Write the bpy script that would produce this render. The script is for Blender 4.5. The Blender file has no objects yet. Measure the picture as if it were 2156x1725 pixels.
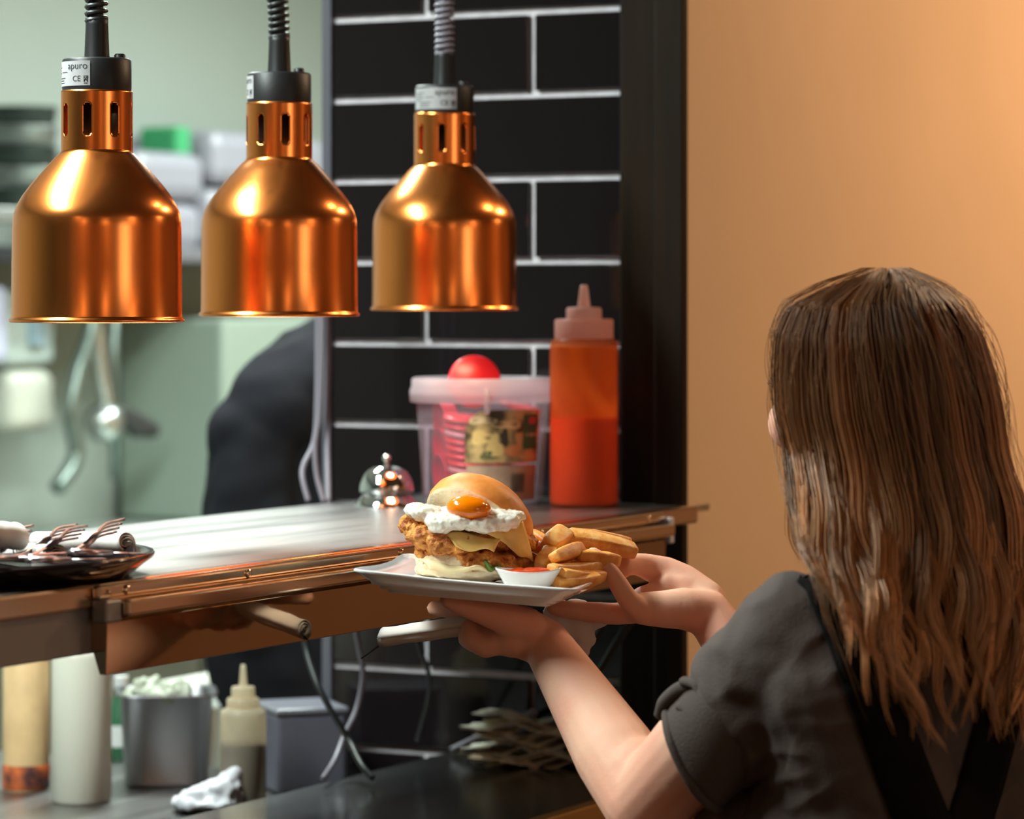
import bpy, bmesh, math, random
import numpy as np
from mathutils import Vector, Matrix, noise
from mathutils.bvhtree import BVHTree

# ------------------------------------------------------------------ camera, world, lights, exposure
SC = bpy.context.scene
COL = SC.collection
H = 1.55            # eye height
F = 7100.0          # focal length in pixels of the 2156 px wide frame
TH = math.radians(61.7)
CU, SU = math.cos(TH), math.sin(TH)

def P(px, py, Z):
    """point seen at pixel px,py at distance Z from the camera"""
    return Vector(((px-1078)*Z/F, Z, H+(615-py)*Z/F))

def R(u, v, z=0.0):
    """room frame (u along the pass, v into the kitchen) to world"""
    return Vector((CU*u-SU*v, SU*u+CU*v, z))

cam_d = bpy.data.cameras.new('camera')
cam = bpy.data.objects.new('camera', cam_d); COL.objects.link(cam)
cam.location = (0, 0, H); cam.rotation_euler = (math.pi/2, 0, 0)
cam_d.sensor_width = 36.0; cam_d.lens = F/2156*36.0
cam_d.shift_y = -(862.5-615)/2156
cam_d.clip_start = 0.05; cam_d.clip_end = 60
cam_d.dof.use_dof = True; cam_d.dof.focus_distance = 3.46
cam_d.dof.aperture_fstop = (cam_d.lens/1000)/0.025
SC.camera = cam

wd = bpy.data.worlds.new('world'); SC.world = wd; wd.use_nodes = True
wd.node_tree.nodes['Background'].inputs[0].default_value = (1.0, 0.72, 0.5, 1)
wd.node_tree.nodes['Background'].inputs[1].default_value = 0.05

SC.view_settings.view_transform = 'Standard'
SC.view_settings.look = 'None'
SC.view_settings.gamma = 1.0
SC.view_settings.use_curve_mapping = False
SC.view_settings.exposure = 0.0
try:
    SC.cycles.use_denoising = True
    SC.cycles.sample_clamp_indirect = 6.0
    SC.cycles.max_bounces = 10
    SC.cycles.caustics_reflective = False
    SC.cycles.caustics_refractive = False
except Exception:
    pass

def area_light(name, loc, size, size_y, energy, color, target=None, rotz=0.0, spread=180):
    d = bpy.data.lights.new(name, 'AREA'); d.shape = 'RECTANGLE'
    d.size = size; d.size_y = size_y; d.energy = energy; d.color = color
    d.spread = math.radians(spread)
    o = bpy.data.objects.new(name, d); COL.objects.link(o); o.location = loc
    if target is not None:
        o.rotation_euler = (Vector(target)-Vector(loc)).to_track_quat('-Z', 'Y').to_euler()
    else:
        o.rotation_euler = (0, 0, rotz)
    return o
KCOOL = (0.88, 1.0, 0.95)
WARM = (1.0, 0.66, 0.40)
# fluorescent battens on the kitchen ceiling
KLIGHTS = [(2.3, 2.52), (4.3, 2.9), (6.3, 3.2)]
for (u, v), w in zip(KLIGHTS, (74, 62, 62)):
    area_light('kitchen_batten_light', R(u, v, 2.50), 1.3, 0.26, w, KCOOL, rotz=TH)
# warm dining room ceiling lights, far-wall ones added to make walls glow: (u, v, watts)
DLIGHTS = [(5.5, 0.75, 47), (4.4, 0.9, 8), (-1.5, 1.3, 5), (-1.6, -2.7, 18), (6.6, -2.2, 28), (2.4, -2.95, 12), (-2.8, 0.2, 12)]
for u, v, w in DLIGHTS:
    area_light('downlight_light', R(u, v, 2.74), 0.16, 0.16, w, WARM, rotz=TH)

# added soft fill, placed at the made-up window in the dining room front wall
area_light('added_fill_light', R(1.3, -3.13, 1.65), 1.3, 1.5, 9, (1.0, .84, .70), target=R(1.3, 0, 1.35))

# ------------------------------------------------------------------ materials
MATS = {}
def mat(name, col, rough=0.5, metal=0.0, bump=0.0, bscale=50, var=0.0, vscale=8, stretch=None, spec=0.5,
        sss=0.0, sssr=(1, .3, .15), trans=0.0, alpha=1.0, emit=None, estr=0, aniso=0.0, coat=0.0, sheen=0.0, col2=None, rvar=0):
    m = bpy.data.materials.new(name); m.use_nodes = True
    nt = m.node_tree; b = nt.nodes['Principled BSDF']
    b.inputs['Base Color'].default_value = (*col, 1)
    b.inputs['Roughness'].default_value = rough
    b.inputs['Metallic'].default_value = metal
    b.inputs['Specular IOR Level'].default_value = spec
    b.inputs['Anisotropic'].default_value = aniso
    b.inputs['Coat Weight'].default_value = coat
    b.inputs['Sheen Weight'].default_value = sheen
    b.inputs['Transmission Weight'].default_value = trans
    b.inputs['Alpha'].default_value = alpha
    if sss:
        b.inputs['Subsurface Weight'].default_value = sss
        b.inputs['Subsurface Radius'].default_value = sssr
        b.inputs['Subsurface Scale'].default_value = 0.01
    if emit:
        b.inputs['Emission Color'].default_value = (*emit, 1)
        b.inputs['Emission Strength'].default_value = estr
    if bump or var or rvar:
        tc = nt.nodes.new('ShaderNodeTexCoord')
        mp = nt.nodes.new('ShaderNodeMapping')
        nt.links.new(tc.outputs['Object'], mp.inputs[0])
        if stretch: mp.inputs['Scale'].default_value = stretch
    if bump:
        n = nt.nodes.new('ShaderNodeTexNoise'); n.inputs['Scale'].default_value = bscale
        n.inputs['Detail'].default_value = 4
        bp = nt.nodes.new('ShaderNodeBump'); bp.inputs['Strength'].default_value = 1.0
        bp.inputs['Distance'].default_value = bump
        nt.links.new(mp.outputs[0], n.inputs['Vector'])
        nt.links.new(n.outputs['Fac'], bp.inputs['Height'])
        nt.links.new(bp.outputs[0], b.inputs['Normal'])
    if var or rvar:
        n2 = nt.nodes.new('ShaderNodeTexNoise'); n2.inputs['Scale'].default_value = vscale
        n2.inputs['Detail'].default_value = 5
        nt.links.new(mp.outputs[0], n2.inputs['Vector'])
        if var:
            mx = nt.nodes.new('ShaderNodeMix'); mx.data_type = 'RGBA'
            c2 = col2 if col2 else tuple(c*(1-var) for c in col)
            mx.inputs[6].default_value = (*col, 1); mx.inputs[7].default_value = (*c2, 1)
            cr = nt.nodes.new('ShaderNodeMapRange')
            cr.inputs[1].default_value = 0.38; cr.inputs[2].default_value = 0.62
            nt.links.new(n2.outputs['Fac'], cr.inputs[0])
            nt.links.new(cr.outputs[0], mx.inputs[0])
            nt.links.new(mx.outputs[2], b.inputs['Base Color'])
        if rvar:
            mr = nt.nodes.new('ShaderNodeMapRange')
            mr.inputs[1].default_value = 0.3; mr.inputs[2].default_value = 0.7
            mr.inputs[3].default_value = rough; mr.inputs[4].default_value = rough+rvar
            nt.links.new(n2.outputs['Fac'], mr.inputs[0])
            nt.links.new(mr.outputs[0], b.inputs['Roughness'])
    MATS[name] = m
    return m

M = {}
M['beige'] = mat('beige_paint', (.70, .49, .30), .75, bump=.0006, bscale=160, var=.05, vscale=3)
M['kwall'] = mat('kitchen_wall_paint', (.29, .335, .30), .5, var=.06, vscale=1.2)
M['kceil'] = mat('ceiling_paint', (.7, .7, .68), .8)
M['dceil'] = mat('dining_ceiling_paint', (.30, .24, .19), .8)
M['dwall'] = mat('dining_wall_paint', (.56, .40, .28), .8, var=.1, vscale=2)
M['dfloor'] = mat('dark_floor', (.06, .045, .035), .5, var=.3, vscale=4)
M['kfloor'] = mat('kitchen_floor', (.45, .47, .46), .5, var=.15, vscale=6)
M['tile'] = mat('black_glazed_tile', (.010, .007, .008), .09, spec=.5, bump=.0012, bscale=9)
M['grout'] = mat('white_grout', (.85, .79, .84), .8, var=.15, vscale=40)
M['post'] = mat('dark_stained_wood', (.022, .011, .004), .6, spec=.12, bump=.0006, bscale=60, stretch=(1, 1, .06), var=.5, vscale=30)
M['postblk'] = mat('black_lacquer_trim', (.008, .006, .006), .3, spec=.3, bump=.0004, bscale=40)
M['steel'] = mat('brushed_steel', (.30, .29, .285), .27, 1.0, bump=.00014, bscale=120, stretch=(.08, 1, 1), rvar=.12, vscale=20)
M['steelw'] = mat('warm_polished_steel', (.85, .64, .46), .20, 1.0, bump=.0002, bscale=60, stretch=(.05, 1, 1))
M['mirror'] = mat('bronze_mirror_steel', (.46, .31, .20), .055, 1.0, bump=.0006, bscale=5)
M['chrome'] = mat('chrome', (.75, .76, .76), .06, 1.0)
M['greymetal'] = mat('grey_satin_metal', (.30, .29, .28), .45, .6, bump=.0001, bscale=300)
M['ledge'] = mat('polished_dark_steel', (.46, .47, .48), .17, 1.0, bump=.0001, bscale=80, stretch=(.1, 1, 1), rvar=.06, vscale=8)
M['copper'] = mat('copper', (.96, .31, .075), .22, 1.0, aniso=.3)
M['blackp'] = mat('black_plastic', (.010, .010, .011), .45, spec=.35, bump=.0001, bscale=300)
M['cable'] = mat('black_rubber_cable', (.012, .014, .014), .45)
M['gcable'] = mat('grey_cable', (.22, .20, .24), .4)
M['sticker'] = mat('silver_sticker', (.34, .33, .34), .5)
M['ink'] = mat('black_ink', (.02, .02, .025), .6)
M['white'] = mat('white_porcelain', (.78, .76, .75), .14, coat=.5)
M['napkin'] = mat('white_paper_napkin', (.72, .66, .62), .85, bump=.0006, bscale=90)
M['skin'] = mat('skin', (.80, .45, .32), .62, spec=.3, sss=.25, bump=.0003, bscale=180, var=.12, vscale=14, col2=(.78, .38, .27))
M['shirt'] = mat('charcoal_cotton', (.092, .069, .063), .9, bump=.0008, bscale=420, sheen=.0, spec=.2)
M['strap'] = mat('black_canvas', (.006, .005, .005), .95, spec=.1, bump=.0006, bscale=300)
M['chefcloth'] = mat('black_chef_cloth', (.011, .011, .014), .95, spec=.1)
M['trouser'] = mat('black_trousers', (.02, .02, .02), .9)
M['bulb'] = mat('warm_bulb', (1, .8, .6), .3, emit=(1, .55, .25), estr=6)
M['tube'] = mat('fluorescent_diffuser', (1, 1, 1), .5, emit=(.85, 1.0, .93), estr=7)
M['glow'] = mat('downlight_glass', (1, 1, 1), .5, emit=(1, .6, .3), estr=5)

# ------------------------------------------------------------------ mesh helpers
class MB:
    def __init__(s): s.v = []; s.f = []; s.sm = []
    def add(s, vs, fs, smooth=False):
        n = len(s.v); s.v += [Vector(v) for v in vs]
        for f in fs: s.f.append([i+n for i in f]); s.sm.append(smooth)
        return s
    def box(s, a, b, M=None):
        x0, y0, z0 = a; x1, y1, z1 = b
        vs = [Vector(p) for p in ((x0,y0,z0),(x1,y0,z0),(x1,y1,z0),(x0,y1,z0),(x0,y0,z1),(x1,y0,z1),(x1,y1,z1),(x0,y1,z1))]
        if M: vs = [M @ v for v in vs]
        return s.add(vs, [(0,3,2,1),(4,5,6,7),(0,1,5,4),(1,2,6,5),(2,3,7,6),(3,0,4,7)])
    def lathe(s, prof, n=48, M=None, smooth=True, skip=None):
        vs = []; fs = []
        for r, z in prof:
            for i in range(n):
                a = 2*math.pi*i/n; v = Vector((r*math.cos(a), r*math.sin(a), z))
                vs.append(M @ v if M else v)
        for j in range(len(prof)-1):
            for i in range(n):
                if skip and skip(j, i): continue
                k = (i+1) % n
                fs.append((j*n+i, j*n+k, (j+1)*n+k, (j+1)*n+i))
        return s.add(vs, fs, smooth)
    def cap(s, r, z, n=48, M=None, up=True):
        vs = [Vector((r*math.cos(2*math.pi*i/n), r*math.sin(2*math.pi*i/n), z)) for i in range(n)]
        if M: vs = [M @ v for v in vs]
        return s.add(vs, [tuple(range(n)) if up else tuple(reversed(range(n)))])
    def solid(s, prof, n=48, M=None):
        s.lathe(prof, n, M); s.cap(prof[0][0], prof[0][1], n, M, prof[0][1] > prof[-1][1])
        s.cap(prof[-1][0], prof[-1][1], n, M, prof[-1][1] > prof[0][1]); return s
    def tube(s, pts, r, n=10, closed=False, flat=None):
        pts = [Vector(p) for p in pts]; m = len(pts)
        rr = r if isinstance(r, (list, tuple)) else [r]*m
        vs = []; fs = []; up = Vector((0, 0, 1)); prev = None
        for i, p in enumerate(pts):
            if closed: t = pts[(i+1) % m]-pts[i-1]
            else: t = pts[min(i+1, m-1)]-pts[max(i-1, 0)]
            t.normalize()
            if prev is None:
                a = up if abs(t.z) < .95 else Vector((1, 0, 0))
                x = t.cross(a).normalized()
            else:
                x = (prev - t*prev.dot(t)).normalized()
            prev = x; y = t.cross(x)
            for k in range(n):
                an = 2*math.pi*k/n
                vs.append(p + x*rr[i]*math.cos(an) + y*rr[i]*math.sin(an)*(flat if flat else 1))
        for i in range(m if closed else m-1):
            j = (i+1) % m
            for k in range(n):
                l = (k+1) % n
                fs.append((i*n+k, i*n+l, j*n+l, j*n+k))
        if not closed:
            fs.append(tuple(reversed(range(n)))); fs.append(tuple(range((m-1)*n, m*n)))
        return s.add(vs, fs, True)
    def sphere(s, c, r, n=20, M=None):
        r = r if isinstance(r, (tuple, list)) else (r, r, r)
        prof = []; vs = []; fs = []; m = n//2
        for j in range(m+1):
            b = math.pi*j/m
            for i in range(n):
                a = 2*math.pi*i/n
                v = Vector((r[0]*math.sin(b)*math.cos(a), r[1]*math.sin(b)*math.sin(a), r[2]*math.cos(b)))
                if M: v = M @ v
                vs.append(Vector(c)+v)
        for j in range(m):
            for i in range(n):
                k = (i+1) % n
                if j == 0: fs.append((i, (j+1)*n+i, (j+1)*n+k))
                elif j == m-1: fs.append((j*n+i, (j+1)*n+i, j*n+k))
                else: fs.append((j*n+i, (j+1)*n+i, (j+1)*n+k, j*n+k))
        return s.add(vs, fs, True)
    def cone(s, a, b, ra, rb, n=16):
        """capsule with two radii"""
        a = Vector(a); b = Vector(b); d = b-a; L = d.length
        if L < 1e-6: return s.sphere(a, ra, n)
        d.normalize(); q = d.to_track_quat('Z', 'X').to_matrix()
        prof = []
        for j in range(6): t = math.pi/2*(1-j/5); prof.append((ra*math.cos(t)+1e-5, -ra*math.sin(t)))
        for j in range(6): t = math.pi/2*j/5; prof.append((rb*math.cos(t)+1e-5, L+rb*math.sin(t)))
        vs = []; fs = []
        for r, z in prof:
            for i in range(n):
                an = 2*math.pi*i/n; vs.append(a + q @ Vector((r*math.cos(an), r*math.sin(an), z)))
        m = len(prof)
        for j in range(m-1):
            for i in range(n):
                k = (i+1) % n; fs.append((j*n+i, j*n+k, (j+1)*n+k, (j+1)*n+i))
        fs.append(tuple(reversed(range(n)))); fs.append(tuple(range((m-1)*n, m*n)))
        return s.add(vs, fs, True)
    def chain(s, pts, n=16):
        """pts: list of (point, radius)"""
        for (a, ra), (b, rb) in zip(pts, pts[1:]): s.cone(a, b, ra, rb, n)
        return s

def place(o, loc, rotz, parent):
    if parent is not None: o.parent = parent
    if loc is not None: o.location = loc
    o.rotation_euler = (0, 0, rotz)

def obj(name, mb, m=None, parent=None, loc=None, rotz=0.0, bevel=0, seg=2, sub=0, solid=0, off=None):
    me = bpy.data.meshes.new(name)
    vs = mb.v
    if off is not None: vs = [v-Vector(off) for v in vs]
    me.from_pydata([tuple(v) for v in vs], [], mb.f); me.update()
    me.polygons.foreach_set('use_smooth', mb.sm)
    o = bpy.data.objects.new(name, me); COL.objects.link(o)
    if m: me.materials.append(m)
    place(o, loc, rotz, parent)
    if solid:
        q = o.modifiers.new('solid', 'SOLIDIFY'); q.thickness = solid; q.offset = 0
    if bevel:
        q = o.modifiers.new('bevel', 'BEVEL'); q.width = bevel; q.segments = seg; q.limit_method = 'ANGLE'
    if sub:
        q = o.modifiers.new('sub', 'SUBSURF'); q.levels = sub; q.render_levels = sub
    return o

def empty(name, loc, rotz=0.0):
    o = bpy.data.objects.new(name, None); COL.objects.link(o); o.location = loc; o.rotation_euler = (0, 0, rotz)
    o.empty_display_size = .05
    return o

def tag(o, label, cat, group=None, kind=None):
    o['label'] = label; o['category'] = cat
    if group: o['group'] = group
    if kind: o['kind'] = kind
    return o

def struct(name, mb, m, bevel=0, rot=True):
    o = obj(name, mb, m, None, None, TH if rot else 0, bevel)
    o['kind'] = 'structure'
    return o

def blob(name, mb, voxel, m, parent=None, smooth=6, off=None, disp=None, factor=.5):
    """fuse overlapping shapes into one continuous skin"""
    t = obj('tmp', mb, m, off=off)
    q = t.modifiers.new('r', 'REMESH'); q.mode = 'VOXEL'; q.voxel_size = voxel; q.use_smooth_shade = True
    if smooth:
        q = t.modifiers.new('s', 'SMOOTH'); q.factor = factor; q.iterations = smooth
    dg = bpy.context.evaluated_depsgraph_get(); dg.update()
    me = bpy.data.meshes.new_from_object(t.evaluated_get(dg)); me.name = name
    bpy.data.objects.remove(t, do_unlink=True)
    me.materials.clear(); me.materials.append(m)
    if disp:
        n = len(me.vertices); co = np.empty(n*3); me.vertices.foreach_get('co', co); co = co.reshape(-1, 3)
        no = np.empty(n*3); me.vertices.foreach_get('normal', no); no = no.reshape(-1, 3)
        o3 = np.array(off if off is not None else (0, 0, 0))
        d = np.array([disp(Vector(c)+Vector(o3), Vector(k)) for c, k in zip(co, no)])
        co = co + no*d[:, None]
        me.vertices.foreach_set('co', co.ravel()); me.update()
    me.polygons.foreach_set('use_smooth', [True]*len(me.polygons))
    o = bpy.data.objects.new(name, me); COL.objects.link(o)
    if parent is not None: o.parent = parent
    return o

def smoothpath(pts, n=8):
    """Catmull-Rom through points"""
    pts = [Vector(p) for p in pts]; out = []
    q = [pts[0]*2-pts[1]] + pts + [pts[-1]*2-pts[-2]]
    for i in range(1, len(q)-2):
        for k in range(n):
            t = k/n; a, b, c, d = q[i-1], q[i], q[i+1], q[i+2]
            out.append(.5*((2*b)+(c-a)*t+(2*a-5*b+4*c-d)*t*t+(3*b-a-3*c+d)*t**3))
    out.append(pts[-1]); return out

def text_mesh(txt, size, bend=None):
    """flat letters in local x,z (facing -y); bend(x,z)->Vector wraps them on a surface"""
    c = bpy.data.curves.new('t', 'FONT'); c.body = txt; c.size = size; c.align_x = 'LEFT'; c.resolution_u = 3
    t = bpy.data.objects.new('t', c); COL.objects.link(t)
    dg = bpy.context.evaluated_depsgraph_get(); dg.update()
    me = bpy.data.meshes.new_from_object(t.evaluated_get(dg))
    mb = MB(); mb.add([bend(v.co.x, v.co.y) if bend else Vector((v.co.x, 0, v.co.y)) for v in me.vertices],
                      [tuple(p.vertices) for p in me.polygons])
    bpy.data.objects.remove(t, do_unlink=True); bpy.data.meshes.remove(me)
    return mb

# ------------------------------------------------------------------ the setting
UW = 3.94           # plane of the tiled wall
VF = 1.825          # front edge of the pass
struct('floor', MB().box((-3.2, -3.2, -.05), (9.0, 1.88, 0)), M['dfloor'])
o = struct('floor', MB().box((-3.2, 1.88, -.05), (9.0, 4.4, 0)), M['kfloor'])
struct('ceiling', MB().box((-3.2, -3.2, 2.80), (9.0, 1.83, 2.86)), M['dceil'])
struct('ceiling', MB().box((-3.2, 1.83, 2.62), (9.0, 4.4, 2.68)), M['kceil'])
# customer side wall that carries on past the pass, and the wall round the opening
struct('wall_right', MB().box((3.868, 1.83, 0), (3.95, 1.866, 2.8)).box((3.95, 1.83, 0), (9.0, 1.925, 2.8)), M['beige'])
struct('wall_pass', MB().box((-3.2, 1.83, 2.35), (3.868, 1.925, 2.8)).box((-3.2, 1.83, 0), (.2, 1.925, 2.35))
       .box((.2, 1.84, 0), (3.867, 1.925, .90)), M['dwall'])
struct('wall_far', MB().box((9.0, -3.2, 0), (9.1, 4.4, 2.8)), M['dwall'])
struct('wall_left', MB().box((-3.3, -3.2, 0), (-3.2, 4.4, 2.8)), M['dwall'])
struct('wall_front', MB().box((-3.3, -3.3, 0), (9.1, -3.2, 2.8)), M['dwall'])
struct('added_window_1', MB().box((.65, -3.2, .90), (1.95, -3.17, 2.40)), mat('added_window_glow', (.8, .8, .8), .2, emit=(1, .86, .74), estr=1.2))  # added glowing pane, for fill and a bright streak in the copper
struct('trim_4', MB().box((.58, -3.2, .83), (.65, -3.15, 2.47)).box((1.95, -3.2, .83), (2.02, -3.15, 2.47)).box((.65, -3.2, .83), (1.95, -3.15, .90)).box((.65, -3.2, 2.40), (1.95, -3.15, 2.47)), M['post'])  # frame round the added pane
struct('wall_back', MB().box((-3.3, 4.4, 0), (9.1, 4.5, 2.8)), M['kwall'])
# tiled wall: grout bed with the glazed tiles set on it
struct('wall_tiled', MB().box((UW+.004, 1.93, .6), (UW+.10, 2.400, 2.62)).box((UW, 1.93, .0), (UW+.10, 2.400, .6)), M['grout'])
tb = MB(); TP, TL, G = .110, .3254, .0092
for k in range(-6, 13):
    z1 = 1.9212-TP*k-G/2; z0 = z1-TP+G
    ph = 2.0898 if k % 2 == 0 else 2.2525
    for j in range(-3, 4):
        a = ph+j*TL+G/2; b = a+TL-G
        a = max(a, 1.928); b = min(b, 2.398)
        if b-a < .012: continue
        tb.box((UW-.005, a, z0), (UW+.006, b, z1))
t = struct('wall_tiles', tb, M['tile'], bevel=.002)
struct('trim_1', MB().box((UW-.008, 2.398, .9), (UW+.10, 2.412, 2.62)), mat('grey_edge_trim', (.10, .10, .12), .3))
# dark timber frame that ends the opening
pb = MB().box((3.850, 1.829, .2), (3.868, 1.868, 2.35)).box((3.868, 1.874, .2), (3.93, 1.925, 2.35))
struct('trim_2', pb, M['post'], bevel=.002)
struct('trim_3', MB().box((3.860, 1.868, .2), (3.868, 1.874, 2.35)).box((3.875, 1.906, .2), (UW-.004, 1.930, 2.35)), M['postblk'], bevel=.0015)

# ------------------------------------------------------------------ ceiling fittings
def ceiling_batten(u, v):
    e = empty('ceiling_batten', R(u, v, 2.62), TH)
    tag(e, 'white fluorescent batten on the kitchen ceiling, out of sight above the pass', 'ceiling light', 'kitchen ceiling battens')
    obj('housing', MB().box((-.66, -.14, -.06), (.66, .14, 0)), M['kceil'], e, bevel=.005)
    obj('diffuser', MB().box((-.64, -.12, -.085), (.64, .12, -.06)), M['tube'], e, bevel=.004)
    return e
for u, v in KLIGHTS: ceiling_batten(u, v)
def downlight(u, v):
    e = empty('downlight', R(u, v, 2.80), TH)
    tag(e, 'small warm unseen downlight in the dining room ceiling, some added to light walls', 'ceiling light', 'dining room downlights')
    obj('ring', MB().lathe([(.10, 0), (.10, -.012), (.085, -.015), (.08, 0)], 32), M['blackp'], e)
    obj('glass', MB().cap(.08, -.005, 32, up=False), M['glow'], e)
for u, v, w in DLIGHTS: downlight(u, v)

# ------------------------------------------------------------------ the pass: shelf, rail, lower ledge
ZS = H-.270
sh = empty('pass_shelf', R(1.2, VF, ZS), TH)
tag(sh, 'stainless steel serving shelf running along the kitchen pass under the copper lamps', 'shelf')
def loc(u0, v0): return lambda u, v, z: Vector((u-u0, v-v0, z-ZS))
S = loc(1.2, VF)
obj('shelf_top', MB().box(S(.3, 1.83, ZS-.012), S(3.935, 2.257, ZS)), M['steel'], sh, bevel=.002)
obj('front_strip', MB().box(S(.3, 1.812, ZS-.022), S(3.862, 1.83, ZS+.0005)), M['steelw'], sh, bevel=.003)
obj('lower_panel', MB().box(S(.3, 1.818, ZS-.064), S(2.60, 1.828, ZS-.022)), M['greymetal'], sh, bevel=.0015)
# rail with the hanging mirror panel
rl = MB().box(S(2.548, 1.803, ZS-.013), S(3.745, 1.8115, ZS-.0005))
rl.box(S(2.575, 1.788, ZS-.030), S(3.745, 1.803, ZS-.015))
rail = obj('rail', rl, M['steelw'], sh, bevel=.003, seg=3)
prof = [(1.809, -.0305), (1.7995, -.034), (1.801, -.083), (1.808, -.083), (1.826, -.034), (1.826, -.0305)]
pm = MB(); n = len(prof)
for u in (2.556, 3.742): pm.v += [S(u, a, ZS+b) for a, b in prof]
pm.f = [tuple(range(n)), tuple(reversed(range(n, 2*n)))]+[(i, i+n, (i+1) % n+n, (i+1) % n) for i in range(n)]
pm.sm = [False]*len(pm.f)
obj('mirror_panel', pm, M['mirror'], sh, bevel=.0008)
obj('end_bracket', MB().box(S(2.549, 1.795, ZS-.035), S(2.574, 1.812, ZS-.0135)), M['greymetal'], sh, bevel=.0025)
ec = obj('end_cap', MB().box(S(3.745, 1.795, ZS-.040), S(3.757, 1.812, ZS-.008)), mat('white_plastic_cap', (.55, .55, .6), .4), sh, bevel=.002)
for u in (2.562, 2.592, 2.80, 3.10, 3.42, 3.70):
    b = MB(); Mx = Matrix.Translation(S(u, 1.803, ZS-.007)) @ Matrix.Rotation(math.pi/2, 4, 'X')
    r = .0022 if u == 2.562 else .0046
    b.solid([(r, -.001), (r, .0012), (r*.8, .0024), (r*.45, .0028)], 16, Mx)
    obj('bolt', b, M['steelw'], sh)
ZL = H-.612
ld = empty('pass_ledge', R(1.2, 1.825, 0), TH)
tag(ld, 'dark polished steel ledge below the serving shelf with a brass coloured front edge', 'ledge')
L = lambda u, v, z: Vector((u-1.2, v-1.825, z))
obj('ledge_top', MB().box(L(.2, 1.838, ZL-.02), L(3.932, 2.20, ZL)), M['ledge'], ld, bevel=.002)
obj('front_edge', MB().box(L(.2, 1.818, ZL-.03), L(3.848, 1.838, ZL+.001)), mat('brass_edge', (.62, .36, .13), .3, .9), ld, bevel=.002)

ZK = H-.66
kc = empty('kitchen_counter', R(1.8, 2.5, 0), TH)
tag(kc, 'stainless steel kitchen worktop behind the pass carrying the sauce bottles', 'counter')
K = lambda u, v, z: Vector((u-1.8, v-2.5, z))
obj('worktop', MB().box(K(.2, 2.205, ZK-.03), K(3.925, 3.15, ZK)), M['steel'], kc, bevel=.003)
obj('cabinet_body', MB().box(K(.25, 2.21, .1), K(3.90, 3.1, ZK-.03)), M['greymetal'], kc)
for u in (.4, 3.9):
    for v in (2.28, 3.13):
        obj('leg', MB().tube([K(u, v, 0), K(u, v, ZK-.03)], .02, 12), M['steel'], kc)

# ------------------------------------------------------------------ copper heat lamps
def lamp_shade_parts(e):
    s = .000497
    y2z = lambda y: (672-y)*s
    prof = [(74, 190)]
    ys = [194+i*(318-194)/31 for i in range(32)]
    prof += [(74, y) for y in ys]
    prof += [(78, 323), (88, 332), (104, 350), (122, 370), (140, 391), (155, 411), (166, 430), (172.5, 446), (175, 460), (176, 480), (177, 560), (177.5, 664), (178.5, 668), (182.5, 671), (182.5, 674), (180, 676)]
    prof = [(r*s, y2z(y)) for r, y in prof]
    n = 160
    def skip(j, i):
        if j < 1 or j > 31: return False
        y = ys[j-1]+2
        a = (i+.5) % 20-10
        if 218 < y < 286 and abs(a) < 3.6:
            d = min(y-218, 286-y)
            return abs(a) < (3.3 if d > 4 else 1.8)
        return False
    obj('lamp_shade', MB().lathe(prof, n, skip=skip), M['copper'], e, solid=.0012)
    obj('cap', MB().solid([(.0358, y2z(193)), (.0362, y2z(180)), (.0360, y2z(126)), (.0345, y2z(122)), (.015, y2z(121))], 64), M['blackp'], e)
    st = obj('cord_grip', MB().solid([(.0134, y2z(121)), (.0130, y2z(110)), (.0118, y2z(50)), (.0122, y2z(36)), (.009, y2z(34))], 32), M['blackp'], e)
    kn = MB().solid([(.006, 0), (.006, .004), (.0045, .0055)], 16, Matrix.Translation((.0235, -.004, y2z(122))))
    obj('screw_knob', kn, M['blackp'], e)
    sk = MB().solid([(.020, y2z(310)), (.024, y2z(300)), (.024, y2z(192)), (.015, y2z(190))], 32)
    obj('bulb_holder', sk, M['blackp'], e)
    bl = MB().solid([(.018, y2z(312)), (.020, y2z(318)), (.035, y2z(345)), (.05, y2z(400)), (.058, y2z(450)), (.055, y2z(490)), (.03, y2z(515)), (.004, y2z(520))], 40)
    obj('bulb', bl, M['bulb'], e)

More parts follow.
